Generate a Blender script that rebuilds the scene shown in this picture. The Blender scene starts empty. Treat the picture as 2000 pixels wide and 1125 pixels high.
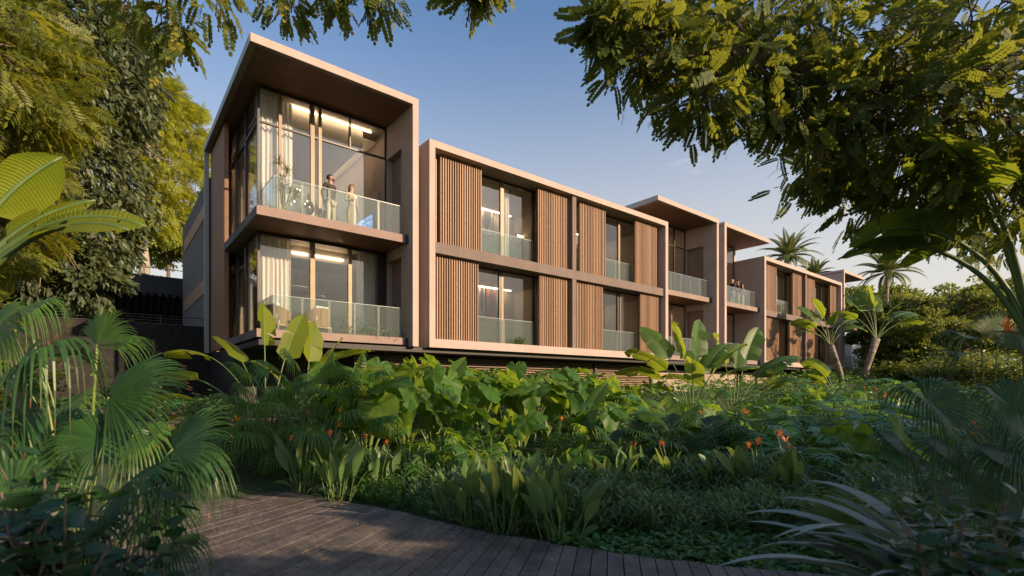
import bpy, bmesh, math, random
import numpy as np
from mathutils import Vector, Matrix, Euler
R = math.radians
PI = math.pi
sc = bpy.context.scene
COL = sc.collection
E = 1.55                      # eye height above the boardwalk (z = 0)
SUN = Vector((0.52, -1.0, 0.37)).normalized()

# ---------------------------------------------------------------- camera, sky, sun, exposure
cam_d = bpy.data.cameras.new('camera')
cam = bpy.data.objects.new('camera', cam_d); COL.objects.link(cam)
cam.location = (0, 0, E)
cam.rotation_euler = (R(90), 0, -math.atan2(.6279, .7783))
cam_d.sensor_width = 36
cam_d.lens = 36 * 981 / 2000
cam_d.shift_y = 190.5 / 2000
cam_d.clip_start = .05; cam_d.clip_end = 3000
cam_d.dof.use_dof = True
cam_d.dof.focus_distance = 13.0
cam_d.dof.aperture_fstop = 2.2
sc.camera = cam

world = bpy.data.worlds.new('World'); sc.world = world
world.use_nodes = True
wn = world.node_tree.nodes; wl = world.node_tree.links
wn.clear()
wo = wn.new('ShaderNodeOutputWorld'); bg = wn.new('ShaderNodeBackground'); sky = wn.new('ShaderNodeTexSky')
sky.sky_type = 'NISHITA'; sky.sun_disc = False
sky.sun_elevation = math.asin(SUN.z)
sky.sun_rotation = math.atan2(SUN.x, SUN.y)
sky.altitude = 0; sky.air_density = 1.0; sky.dust_density = 1.7; sky.ozone_density = 3.0
bg.inputs['Strength'].default_value = 0.128
# a few thin wisps of cloud, placed by direction in the real sky
tc = wn.new('ShaderNodeTexCoord')
def wisp(direction, width, noise_scale, stretch):
    d = Vector(direction).normalized()
    sub = wn.new('ShaderNodeVectorMath'); sub.operation = 'SUBTRACT'; sub.inputs[1].default_value = d
    nrm = wn.new('ShaderNodeVectorMath'); nrm.operation = 'NORMALIZE'
    wl.new(tc.outputs['Generated'], nrm.inputs[0]); wl.new(nrm.outputs[0], sub.inputs[0])
    mul = wn.new('ShaderNodeVectorMath'); mul.operation = 'MULTIPLY'; mul.inputs[1].default_value = (1, 1, stretch)
    wl.new(sub.outputs[0], mul.inputs[0])
    ln = wn.new('ShaderNodeVectorMath'); ln.operation = 'LENGTH'; wl.new(mul.outputs[0], ln.inputs[0])
    mr = wn.new('ShaderNodeMapRange'); mr.inputs['From Min'].default_value = 0; mr.inputs['From Max'].default_value = width
    mr.inputs['To Min'].default_value = 1; mr.inputs['To Max'].default_value = 0
    wl.new(ln.outputs['Value'], mr.inputs['Value'])
    nz = wn.new('ShaderNodeTexNoise'); nz.inputs['Scale'].default_value = noise_scale; nz.inputs['Detail'].default_value = 8
    nz.inputs['Roughness'].default_value = .62
    m2 = wn.new('ShaderNodeVectorMath'); m2.operation = 'MULTIPLY'; m2.inputs[1].default_value = (1, 1, 3.4)
    wl.new(nrm.outputs[0], m2.inputs[0]); wl.new(m2.outputs[0], nz.inputs['Vector'])
    a = wn.new('ShaderNodeMath'); a.operation = 'MULTIPLY'; wl.new(mr.outputs[0], a.inputs[0]); wl.new(nz.outputs['Fac'], a.inputs[1])
    r = wn.new('ShaderNodeMapRange'); r.inputs['From Min'].default_value = .30; r.inputs['From Max'].default_value = .62
    wl.new(a.outputs[0], r.inputs['Value'])
    return r.outputs[0]
def cdir(px, py):            # world direction of a place in the sky
    r, u = (px - 1000) / 981, (753 - py) / 981
    return (r * .7783 + .6279, -r * .6279 + .7783, u)
w1 = wisp(cdir(1352, 322), .10, 26, 2.6)
w2 = wisp(cdir(395, 268), .17, 9, 1.7)
mx = wn.new('ShaderNodeMath'); mx.operation = 'MAXIMUM'; wl.new(w1, mx.inputs[0]); wl.new(w2, mx.inputs[1])
amt = wn.new('ShaderNodeMath'); amt.operation = 'MULTIPLY'; amt.inputs[1].default_value = .22; wl.new(mx.outputs[0], amt.inputs[0])
cm = wn.new('ShaderNodeMix'); cm.data_type = 'RGBA'
wl.new(amt.outputs[0], cm.inputs[0]); 
hs = wn.new('ShaderNodeHueSaturation'); hs.inputs['Saturation'].default_value = 1.1
wl.new(sky.outputs[0], hs.inputs['Color'])
wl.new(hs.outputs[0], cm.inputs[6]); cm.inputs[7].default_value = (6.6, 6.0, 5.6, 1)
# pale warm haze band low in the sky
sz = wn.new('ShaderNodeSeparateXYZ'); wl.new(tc.outputs['Generated'], sz.inputs[0])
hr = wn.new('ShaderNodeMapRange'); hr.interpolation_type = 'SMOOTHERSTEP'; hr.inputs['From Min'].default_value = -.05; hr.inputs['From Max'].default_value = .74; hr.inputs['To Min'].default_value = .96; hr.inputs['To Max'].default_value = 0
wl.new(sz.outputs['Z'], hr.inputs['Value'])
hm = wn.new('ShaderNodeMix'); hm.data_type = 'RGBA'; wl.new(hr.outputs[0], hm.inputs[0]); wl.new(cm.outputs[2], hm.inputs[6]); hm.inputs[7].default_value = (3.7, 3.4, 3.0, 1)
wl.new(hm.outputs[2], bg.inputs['Color']); wl.new(bg.outputs[0], wo.inputs['Surface'])

sun_d = bpy.data.lights.new('sun', 'SUN'); sun_d.energy = 5.0; sun_d.angle = R(.5); sun_d.color = (1.0, .72, .46)
sun = bpy.data.objects.new('sun', sun_d); COL.objects.link(sun)
sun.rotation_euler = SUN.to_track_quat('Z', 'Y').to_euler(); sun.location = (10, -20, 12)

sc.render.engine = 'CYCLES'
sc.view_settings.view_transform = 'Standard'; sc.view_settings.look = 'None'
sc.view_settings.gamma = 1; sc.view_settings.exposure = 0.80
sc.cycles.max_bounces = 10; sc.cycles.transparent_max_bounces = 24
sc.cycles.diffuse_bounces = 4; sc.cycles.glossy_bounces = 4; sc.cycles.transmission_bounces = 6
sc.cycles.caustics_reflective = False; sc.cycles.caustics_refractive = False
sc.cycles.sample_clamp_indirect = 6
sc.cycles.use_denoising = True

# ---------------------------------------------------------------- measuring helpers
def P(px, d, py=None, z=None):
    """camera picture column px at forward distance d -> world point"""
    t = (px - 1000) / 981
    r = t * d
    if z is None: z = E + (753 - (py if py is not None else 753)) / 981 * d
    return Vector((r * .7783 + d * .6279, -r * .6279 + d * .7783, z))
def U(px, v):
    t = (px - 1000) / 981
    return v / (.7783 - .6279 * t) * (.6279 + .7783 * t)
def sstep(a, b, x):
    x = min(1, max(0, (x - a) / (b - a))); return x * x * (3 - 2 * x)
def ground_z(x, y):
    z = -.08 + .95 * sstep(6.5, 14, y) + 1.55 * sstep(12, 55, x)
    z += .05 * math.sin(x * 1.3 + y * .4) * math.sin(y * 1.1 + .6) 
    return z

# ---------------------------------------------------------------- object helpers
def mesh_from(name, V, F, smooth=False, M=None, mats=()):
    me = bpy.data.meshes.new(name)
    me.from_pydata(V, [], F)
    for m in mats: me.materials.append(m)
    if M is not None and len(mats) > 1: me.polygons.foreach_set('material_index', M)
    if smooth: me.polygons.foreach_set('use_smooth', [True] * len(F))
    me.update()
    return me
def tagp(o, label=None, cat=None, group=None, kind=None):
    if label: o['label'] = label
    if cat: o['category'] = cat
    if group: o['group'] = group
    if kind: o['kind'] = kind
    return o
def thing(name, label, cat, loc=(0, 0, 0), group=None, rz=0):
    o = bpy.data.objects.new(name, None); COL.objects.link(o)
    o.empty_display_size = .1
    o.location = loc; o.rotation_euler = (0, 0, rz)
    return tagp(o, label, cat, group)
class MB:
    def __init__(s): s.v = []; s.f = []; s.m = []; s.uv = {}
    def add(s, vs, fs, mat=0, uv=None):
        n = len(s.v)
        if uv:
            for i, q in enumerate(uv): s.uv[n + i] = q
        if 1: s.v.extend([tuple(p) for p in vs])
        s.f.extend([tuple(i + n for i in f) for f in fs]); s.m.extend([mat] * len(fs))
    def merge(s, o, M=Matrix()):
        n = len(s.v); s.v.extend([tuple(M @ Vector(p)) for p in o.v])
        s.f.extend([tuple(i + n for i in f) for f in o.f]); s.m.extend(o.m)
    def box(s, x0, x1, y0, y1, z0, z1, mat=0):
        if x0 > x1: x0, x1 = x1, x0
        if y0 > y1: y0, y1 = y1, y0
        s.add([(x0, y0, z0), (x1, y0, z0), (x1, y1, z0), (x0, y1, z0), (x0, y0, z1), (x1, y0, z1), (x1, y1, z1), (x0, y1, z1)],
              [(0, 3, 2, 1), (4, 5, 6, 7), (0, 1, 5, 4), (1, 2, 6, 5), (2, 3, 7, 6), (3, 0, 4, 7)], mat)
    def tube(s, pts, rads, n=8, mat=0, caps=True):
        pts = [Vector(p) for p in pts]
        if not hasattr(rads, '__len__'): rads = [rads] * len(pts)
        vs = []; fs = []
        up = None
        for i, p in enumerate(pts):
            d = (pts[min(i + 1, len(pts) - 1)] - pts[max(i - 1, 0)])
            d = d.normalized() if d.length > 1e-9 else Vector((0, 0, 1))
            if up is None:
                up = Vector((1, 0, 0)) if abs(d.x) < .8 else Vector((0, 1, 0))
            a = (up - d * up.dot(d)); 
            a = a.normalized() if a.length > 1e-6 else d.orthogonal().normalized()
            b = d.cross(a); up = a
            for k in range(n):
                an = 2 * PI * k / n
                vs.append(p + (a * math.cos(an) + b * math.sin(an)) * rads[i])
        for i in range(len(pts) - 1):
            for k in range(n):
                k2 = (k + 1) % n
                fs.append((i * n + k, i * n + k2, (i + 1) * n + k2, (i + 1) * n + k))
        if caps:
            fs.append(tuple(range(n))[::-1]); fs.append(tuple((len(pts) - 1) * n + k for k in range(n)))
        s.add(vs, fs, mat)
    def lathe(s, prof, n=16, c=(0, 0, 0), mat=0):
        vs = []; fs = []
        for r, z in prof:
            for k in range(n):
                a = 2 * PI * k / n; vs.append((c[0] + r * math.cos(a), c[1] + r * math.sin(a), c[2] + z))
        for i in range(len(prof) - 1):
            for k in range(n):
                k2 = (k + 1) % n; fs.append((i * n + k, i * n + k2, (i + 1) * n + k2, (i + 1) * n + k))
        fs.append(tuple(range(n))[::-1]); fs.append(tuple((len(prof) - 1) * n + k for k in range(n)))
        s.add(vs, fs, mat)
    def build(s, name, mats, parent=None, smooth=False, bevel=0, shift=None):
        if not isinstance(mats, (list, tuple)): mats = [mats]
        V = s.v
        if shift is not None: V = [(a - shift[0], b - shift[1], c - shift[2]) for a, b, c in V]
        me = mesh_from(name, V, s.f, smooth, s.m, mats)
        if s.uv:
            ul = me.uv_layers.new(name='leaf'); li = np.zeros(len(me.loops), np.int32); me.loops.foreach_get('vertex_index', li)
            tab = np.zeros((len(V), 2), np.float32)
            for i, q in s.uv.items(): tab[i] = q
            ul.data.foreach_set('uv', tab[li].ravel())
        o = bpy.data.objects.new(name, me); COL.objects.link(o)
        if parent: o.parent = parent
        if bevel:
            b = o.modifiers.new('bevel', 'BEVEL'); b.width = bevel; b.segments = 2; b.limit_method = 'ANGLE'
        return o
def copy_tree(o, parent=None):
    c = o.copy(); COL.objects.link(c)
    if parent is not None: c.parent = parent
    for ch in list(o.children): copy_tree(ch, c)
    return c
class NM:
    """bulk mesh: many transformed copies of small templates in one part"""
    def __init__(s): s.V = []; s.F = []; s.n = 0
    def add(s, tv, tf, pos, mats):
        # tv (k,3), tf (m,4) quads or (m,3), pos (N,3), mats (N,3,3)
        tv = np.asarray(tv, float); tf = np.asarray(tf, int); N = len(pos)
        if N == 0: return
        W = np.einsum('nij,kj->nki', mats, tv) + np.asarray(pos)[:, None, :]
        F = tf[None, :, :] + (np.arange(N) * len(tv))[:, None, None] + s.n
        s.V.append(W.reshape(-1, 3)); s.F.append(F.reshape(-1, tf.shape[1])); s.n += N * len(tv)
    def build(s, name, mat, parent=None, smooth=False):
        me = bpy.data.meshes.new(name)
        V = np.concatenate(s.V); 
        loops = np.concatenate([f.ravel() for f in s.F]); 
        tot = np.concatenate([np.full(len(f), f.shape[1]) for f in s.F])
        start = np.concatenate([[0], np.cumsum(tot)[:-1]])
        me.vertices.add(len(V)); me.vertices.foreach_set('co', V.ravel().astype(np.float32))
        me.loops.add(len(loops)); me.loops.foreach_set('vertex_index', loops.astype(np.int32))
        me.polygons.add(len(tot)); me.polygons.foreach_set('loop_start', start.astype(np.int32))
        me.polygons.foreach_set('use_smooth', np.full(len(tot), smooth))
        me.materials.append(mat)
        me.update(calc_edges=True); me.validate()
        o = bpy.data.objects.new(name, me); COL.objects.link(o)
        if parent: o.parent = parent
        return o

# ---------------------------------------------------------------- materials
def newmat(name):
    m = bpy.data.materials.new(name); m.use_nodes = True
    nt = m.node_tree; b = nt.nodes['Principled BSDF']
    return m, nt, nt.nodes, nt.links, b
def ramp(nd, stops):
    r = nd.new('ShaderNodeValToRGB'); e = r.color_ramp.elements
    e[0].position, e[0].color = stops[0][0], (*stops[0][1], 1)
    e[1].position, e[1].color = stops[-1][0], (*stops[-1][1], 1)
    for p, c in stops[1:-1]:
        x = e.new(p); x.color = (*c, 1)
    return r
def surf(name, col, col2=None, rough=.7, scale=3, stretch=(1, 1, 1), bump=.1, bscale=60, metal=0, spec=.4, detail=6, isl=0, streak=0):
    m, nt, nd, lk, b = newmat(name)
    col2 = col2 or tuple(c * .82 for c in col)
    t = nd.new('ShaderNodeTexCoord'); mp = nd.new('ShaderNodeMapping'); mp.inputs['Scale'].default_value = stretch
    lk.new(t.outputs['Object'], mp.inputs['Vector'])
    n = nd.new('ShaderNodeTexNoise'); n.inputs['Scale'].default_value = scale; n.inputs['Detail'].default_value = detail
    lk.new(mp.outputs[0], n.inputs['Vector'])
    r = ramp(nd, [(.3, col2), (.7, col)]); lk.new(n.outputs['Fac'], r.inputs[0]); cout = r.outputs[0]
    def mulc(fac, lo, hi, cin):
        q = ramp(nd, [(.25, (lo, lo, lo)), (.75, (hi, hi, hi))]); lk.new(fac, q.inputs[0])
        x = nd.new('ShaderNodeMix'); x.data_type = 'RGBA'; x.blend_type = 'MULTIPLY'; x.inputs[0].default_value = 1; lk.new(cin, x.inputs[6]); lk.new(q.outputs[0], x.inputs[7]); return x.outputs[2]
    if isl:
        g = nd.new('ShaderNodeNewGeometry'); cout = mulc(g.outputs['Random Per Island'], 1 - isl, 1 + isl * .6, cout)
    if streak:
        m3 = nd.new('ShaderNodeMapping'); m3.inputs['Scale'].default_value = (5, 5, .35); lk.new(t.outputs['Object'], m3.inputs[0])
        n3 = nd.new('ShaderNodeTexNoise'); n3.inputs['Scale'].default_value = 1.6; n3.inputs['Detail'].default_value = 7; n3.inputs['Roughness'].default_value = .6; lk.new(m3.outputs[0], n3.inputs['Vector'])
        cout = mulc(n3.outputs['Fac'], 1 - streak, 1 + streak * .4, cout)
    lk.new(cout, b.inputs['Base Color'])
    b.inputs['Roughness'].default_value = rough; b.inputs['Metallic'].default_value = metal
    b.inputs['Specular IOR Level'].default_value = spec
    if bump:
        n2 = nd.new('ShaderNodeTexNoise'); n2.inputs['Scale'].default_value = bscale; n2.inputs['Detail'].default_value = 4
        lk.new(mp.outputs[0], n2.inputs['Vector'])
        bp = nd.new('ShaderNodeBump'); bp.inputs['Strength'].default_value = bump; bp.inputs['Distance'].default_value = .02
        lk.new(n2.outputs['Fac'], bp.inputs['Height']); lk.new(bp.outputs[0], b.inputs['Normal'])
    return m
def leafmat(name, c1, c2, tcol, trans=.35, rough=.42, c3=None, spec=.45, nscale=3.0, uvein=False, vein=.6):
    m, nt, nd, lk, b = newmat(name)
    g = nd.new('ShaderNodeNewGeometry'); oi = nd.new('ShaderNodeObjectInfo')
    ad = nd.new('ShaderNodeMath'); ad.operation = 'ADD'; lk.new(g.outputs['Random Per Island'], ad.inputs[0])
    m3 = nd.new('ShaderNodeMath'); m3.operation = 'MULTIPLY'; m3.inputs[1].default_value = .35
    lk.new(oi.outputs['Random'], m3.inputs[0])
    t = nd.new('ShaderNodeTexCoord'); n = nd.new('ShaderNodeTexNoise'); n.inputs['Scale'].default_value = nscale; n.inputs['Detail'].default_value = 5
    lk.new(t.outputs['Object'], n.inputs['Vector'])
    mm = nd.new('ShaderNodeMath'); mm.operation = 'MULTIPLY_ADD'; lk.new(n.outputs['Fac'], mm.inputs[0]); mm.inputs[1].default_value = .7
    lk.new(m3.outputs[0], mm.inputs[2]); lk.new(mm.outputs[0], ad.inputs[1])
    sc_ = nd.new('ShaderNodeMath'); sc_.operation = 'MULTIPLY'; sc_.inputs[1].default_value = .52; lk.new(ad.outputs[0], sc_.inputs[0])
    st = [(.12, c1), (.80, c2)]
    if c3: st = [(.12, c1), (.70, c2), (.93, c3)]
    r = ramp(nd, st); lk.new(sc_.outputs[0], r.inputs[0])
    b.inputs['Roughness'].default_value = rough; b.inputs['Specular IOR Level'].default_value = spec
    lk.new(r.outputs[0], b.inputs['Base Color'])
    if uvein:
        uvn = nd.new('ShaderNodeUVMap'); sx = nd.new('ShaderNodeSeparateXYZ'); lk.new(uvn.outputs[0], sx.inputs[0])
        sn = nd.new('ShaderNodeMath'); sn.operation = 'SINE'; lk.new(sx.outputs['X'], sn.inputs[0])
        vr = nd.new('ShaderNodeMapRange'); vr.inputs['From Min'].default_value = .80; vr.inputs['From Max'].default_value = 1.0; vr.inputs['To Max'].default_value = vein
        lk.new(sn.outputs[0], vr.inputs['Value'])
        vm = nd.new('ShaderNodeMix'); vm.data_type = 'RGBA'; lk.new(vr.outputs[0], vm.inputs[0]); lk.new(r.outputs[0], vm.inputs[6]); vm.inputs[7].default_value = (c2[0] * 1.6, c2[1] * 1.25, c2[2] * 1.6, 1)
        lk.new(vm.outputs[2], b.inputs['Base Color'])
        n2 = nd.new('ShaderNodeTexNoise'); n2.inputs['Scale'].default_value = 34; n2.inputs['Detail'].default_value = 3
        lk.new(t.outputs['Object'], n2.inputs['Vector'])
        bp = nd.new('ShaderNodeBump'); bp.inputs['Strength'].default_value = .35; bp.inputs['Distance'].default_value = .01
        ha = nd.new('ShaderNodeMath'); ha.operation = 'MULTIPLY_ADD'; lk.new(sn.outputs[0], ha.inputs[0]); ha.inputs[1].default_value = .5; lk.new(n2.outputs['Fac'], ha.inputs[2]); lk.new(ha.outputs[0], bp.inputs['Height']); lk.new(bp.outputs[0], b.inputs['Normal'])
    tr = nd.new('ShaderNodeBsdfTranslucent'); tr.inputs['Color'].default_value = (*tcol, 1)
    mixc = nd.new('ShaderNodeMix'); mixc.data_type = 'RGBA'; mixc.blend_type = 'MULTIPLY'; mixc.inputs[0].default_value = .35
    mixc.inputs[6].default_value = (*tcol, 1); 
    br = nd.new('ShaderNodeBrightContrast'); br.inputs['Bright'].default_value = .45; lk.new(r.outputs[0], br.inputs[0]); lk.new(br.outputs[0], mixc.inputs[7])
    lk.new(mixc.outputs[2], tr.inputs['Color'])
    ms = nd.new('ShaderNodeMixShader'); ms.inputs[0].default_value = trans
    lk.new(b.outputs[0], ms.inputs[1]); lk.new(tr.outputs[0], ms.inputs[2]); lk.new(ms.outputs[0], nd['Material Output'].inputs['Surface'])
    return m
def glassmat(name, tint, base, sky_sheen=0.0, gain=1.0):
    m, nt, nd, lk, b = newmat(name); nd.remove(b)
    tr = nd.new('ShaderNodeBsdfTransparent'); tr.inputs[0].default_value = (*tint, 1)
    gl = nd.new('ShaderNodeBsdfGlossy'); gl.inputs['Roughness'].default_value = 0.005; gl.inputs[0].default_value = (1, 1, 1, 1)
    lw = nd.new('ShaderNodeLayerWeight'); lw.inputs['Blend'].default_value = .5
    fr = nd.new('ShaderNodeMath'); fr.operation = 'POWER'; fr.inputs[1].default_value = 4.2; lk.new(lw.outputs['Facing'], fr.inputs[0])
    ma = nd.new('ShaderNodeMath'); ma.operation = 'MULTIPLY_ADD'; ma.inputs[1].default_value = gain; ma.inputs[2].default_value = base
    lk.new(fr.outputs[0], ma.inputs[0]); ma.use_clamp = True
    ms = nd.new('ShaderNodeMixShader'); lk.new(ma.outputs[0], ms.inputs[0]); lk.new(tr.outputs[0], ms.inputs[1]); lk.new(gl.outputs[0], ms.inputs[2])
    out = ms
    if sky_sheen:  # pale diffuse share painted in for sky and sun reflected on the balustrade
        df = nd.new('ShaderNodeBsdfDiffuse'); df.inputs[0].default_value = (.72, .76, .72, 1)
        m2 = nd.new('ShaderNodeMixShader'); m2.inputs[0].default_value = sky_sheen
        lk.new(ms.outputs[0], m2.inputs[1]); lk.new(df.outputs[0], m2.inputs[2]); out = m2
    lk.new(out.outputs[0], nd['Material Output'].inputs['Surface'])
    return m
def emit(name, col, s):
    m, nt, nd, lk, b = newmat(name)
    b.inputs['Base Color'].default_value = (*col, 1); b.inputs['Emission Color'].default_value = (*col, 1); b.inputs['Emission Strength'].default_value = s
    return m

M = {}
M['stucco'] = surf('stucco', (.42, .34, .305), (.37, .295, .265), .85, 1.2, bump=.12, bscale=140, spec=.2, streak=.12)
M['band_dark'] = surf('band_dark', (.165, .128, .113), (.14, .108, .095), .75, 1.5, bump=.08, bscale=140, spec=.25, streak=.12)
M['band'] = surf('band_render', (.25, .185, .16), (.21, .155, .135), .75, 1.5, bump=.08, bscale=140, spec=.25)
M['trim'] = surf('grey_trim', (.40, .40, .385), (.35, .35, .335), .55, 2, bump=.05, spec=.4)
M['side_wall'] = surf('dark_render', (.17, .155, .145), (.14, .13, .12), .85, .8, bump=.15, bscale=90, spec=.2, streak=.15)
M['wood_soffit'] = surf('wood_soffit', (.27, .14, .078), (.14, .072, .04), .6, 2.2, (1, 7, 7), bump=.08, bscale=40, spec=.25)
M['slat'] = surf('slat_wood', (.35, .215, .13), (.22, .13, .08), .55, 5, (14, 14, 1.2), bump=.1, bscale=14, spec=.3, isl=.28)
M['slat_back'] = surf('slat_carrier', (.10, .055, .032), (.07, .04, .025), .7, 4)
M['clad'] = surf('clad_wood', (.40, .235, .14), (.30, .17, .10), .6, 5, (12, 12, 1), bump=.1, spec=.25)
M['bronze'] = surf('bronze_frame', (.05, .042, .036), (.035, .03, .027), .35, 6, bump=0, metal=.3)
M['gold'] = surf('champagne_frame', (.17, .12, .075), (.14, .10, .06), .45, 6, bump=0, metal=.25)
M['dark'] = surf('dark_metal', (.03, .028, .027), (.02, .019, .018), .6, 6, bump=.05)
M['louvre'] = surf('louvre_wood', (.26, .17, .105), (.17, .11, .07), .6, 5, (1.2, 14, 14), bump=.1, bscale=14, isl=.35)
M['concrete'] = surf('beige_concrete', (.32, .265, .20), (.25, .205, .155), .9, 1.4, bump=.25, bscale=40)
M['wall_in'] = surf('interior_plaster', (.46, .41, .35), (.42, .37, .32), .8, 1, bump=0)
M['ceil_in'] = surf('ceiling_plaster', (.55, .49, .42), (.52, .46, .39), .8, 1, bump=0)
M['floor_in'] = surf('interior_floor', (.24, .17, .12), (.18, .125, .085), .4, 3, (1, 8, 1), bump=0)
M['glass'] = glassmat('window_glass', (.92, .93, .93), .045, 0.0, .8)
M['rail_glass'] = glassmat('balustrade_glass', (.84, .90, .88), .02, .03, .8)
M['edge'] = surf('glass_edge', (.36, .44, .41), (.30, .38, .35), .3, 5, bump=0)
M['warm'] = emit('warm_led', (1, .74, .46), 11)
M['steel'] = surf('dull_steel', (.16, .16, .16), (.13, .13, .13), .4, 6, bump=0, metal=.5)
M['art_dark'] = surf('art_dark', (.05, .055, .06), (.09, .09, .09), .6, 2, bump=0)
M['art_red'] = surf('art_red', (.52, .09, .06), (.42, .06, .05), .6, 2, bump=0)
M['art_pale'] = surf('art_pale', (.5, .46, .40), (.42, .38, .33), .6, 2, bump=0)
M['rattan'] = surf('rattan', (.40, .23, .12), (.25, .14, .07), .7, 40, bump=.3, bscale=120)
M['oak'] = surf('oak', (.48, .30, .16), (.38, .23, .12), .5, 6, (8, 1, 1), bump=.05)
M['cushion'] = surf('cushion', (.75, .72, .66), (.68, .64, .58), .9, 10, bump=.1)
M['white'] = surf('white_render', (.62, .63, .62), (.55, .56, .55), .8, 1.2, bump=.08)
M['skin'] = surf('skin', (.46, .25, .165), (.42, .22, .14), .55, 8, bump=0)
M['skin_pale'] = surf('skin_pale', (.58, .34, .24), (.54, .30, .21), .55, 8, bump=0)
M['hair'] = surf('hair', (.022, .014, .010), (.012, .008, .006), .6, 60, bump=.4)
M['hair_brown'] = surf('hair_brown', (.07, .03, .015), (.04, .018, .01), .6, 60, bump=.4)
M['shirt'] = surf('shirt_dark', (.05, .042, .038), (.035, .03, .028), .85, 20, bump=.2, bscale=30)
M['chino'] = surf('chino', (.50, .40, .28), (.44, .34, .24), .85, 16, bump=.3, bscale=14)
M['jeans'] = surf('pale_trousers', (.40, .42, .42), (.32, .34, .34), .85, 16, bump=.3, bscale=14)
M['dress'] = surf('dress', (.34, .28, .18), (.27, .22, .14), .85, 14, (5, 5, 1), bump=.4, bscale=9)
M['grass'] = None
# curtain cloth: lets light through
def clothmat():
    m, nt, nd, lk, b = newmat('curtain_cloth')
    b.inputs['Base Color'].default_value = (.86, .82, .74, 1); b.inputs['Roughness'].default_value = .9
    tr = nd.new('ShaderNodeBsdfTranslucent'); tr.inputs[0].default_value = (.88, .84, .74, 1)
    ms = nd.new('ShaderNodeMixShader'); ms.inputs[0].default_value = .35
    lk.new(b.outputs[0], ms.inputs[1]); lk.new(tr.outputs[0], ms.inputs[2]); lk.new(ms.outputs[0], nd['Material Output'].inputs['Surface'])
    return m
M['cloth'] = clothmat()

# =============================================================== THE BUILDING
BASE = (3.0, 14.63, .9)
bld = thing('apartment_building', 'long two storey building with stucco frames, timber slat shutters and glass balconies', 'building', BASE)
ZB, ZT = 1.27 + E, 9.32 + E          # underside and tower top
ZS = 9.09 + E                        # tower soffit
BT = 8.17 + E                        # block top
F1, S2B, S2T = 1.56 + E, 4.67 + E, 4.93 + E
FL1, FL2 = 1.36 + E, 4.72 + E        # walking levels
VF, VG = 14.63, 16.63                # front plane, glazing plane
def bpart(name, mb, mats, parent=None, **k):
    if parent is None: return mb.build(name, mats, bld, shift=BASE, **k)
    return mb.build(name, mats, parent, shift=BASE, **k)
def one(name, mat, *boxes, parent=None, **k):
    out = []
    for b in boxes:
        mb = MB(); mb.box(*b); out.append(bpart(name, mb, mat, parent, **k))
    return out[0]

def rect_window(x0, x1, z0, z1, y, mull=(), trans=(), fw=.05, fd=.07, mat='bronze', axis='x', mull_mats=None, glass_gaps=()):
    """frame + pane in plane y (axis x) or plane x (axis y)"""
    mb = MB(); g = MB(); g2 = MB()
    def bx(mbb, a0, a1, b0, b1, c0, c1, m=0):
        if axis == 'x': mbb.box(a0, a1, b0, b1, c0, c1, m)
        else: mbb.box(b0, b1, a0, a1, c0, c1, m)
    bx(mb, x0, x1, y - fd / 2, y + fd / 2, z1 - fw, z1); bx(mb, x0, x1, y - fd / 2, y + fd / 2, z0, z0 + fw)
    bx(mb, x0, x0 + fw, y - fd / 2, y + fd / 2, z0 + fw, z1 - fw); bx(mb, x1 - fw, x1, y - fd / 2, y + fd / 2, z0 + fw, z1 - fw)
    for m_ in mull:
        c, w, mt = (m_ if isinstance(m_, tuple) else (m_, fw, 0))
        bx(mb, c - w / 2, c + w / 2, y - fd / 2 - .012, y + fd / 2 + .012, z0 + fw, z1 - fw, mt)
    for z in trans: bx(mb, x0 + fw, x1 - fw, y - fd / 2 - .006, y + fd / 2 + .006, z - fw / 2, z + fw / 2)
    fr = bpart('window', mb, [M[mat], M['gold']])
    bx(g, x0 + fw * .5, x1 - fw * .5, y - .006, y + .006, z0 + fw * .5, z1 - fw * .5)
    bpart('pane', g, M['glass'], fr)
    return fr
def balustrade(x0, x1, y, z0, h, n, ret=None, ret_y=None):
    """frameless glass sheets along x, optional return along y"""
    root = None; gap = .012
    w = (x1 - x0) / n
    base = MB(); base.box(x0, x1, y - .02, y + .02, z0 - .06, z0 + .02)
    root = bpart('balustrade', base, M['dark'])
    for i in range(n):
        a, b = x0 + i * w + gap, x0 + (i + 1) * w - gap
        mb = MB(); mb.box(a + .008, b - .008, y - .008, y + .008, z0 + .02, z0 + h)
        mb.box(a, a + .008, y - .008, y + .008, z0 + .02, z0 + h, 1); mb.box(b - .008, b, y - .008, y + .008, z0 + .02, z0 + h, 1)
        mb.box(a, b, y - .008, y + .008, z0 + h, z0 + h + .010, 1)
        bpart('glass_panel', mb, [M['rail_glass'], M['edge']], root)
    if ret is not None:
        mb = MB(); mb.box(ret - .008, ret + .008, y + .02, ret_y, z0 + .02, z0 + h)
        mb.box(ret - .008, ret + .008, y + .02, ret_y, z0 + h, z0 + h + .01, 1)
        bpart('glass_panel', mb, [M['rail_glass'], M['edge']], root)
    return root
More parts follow.
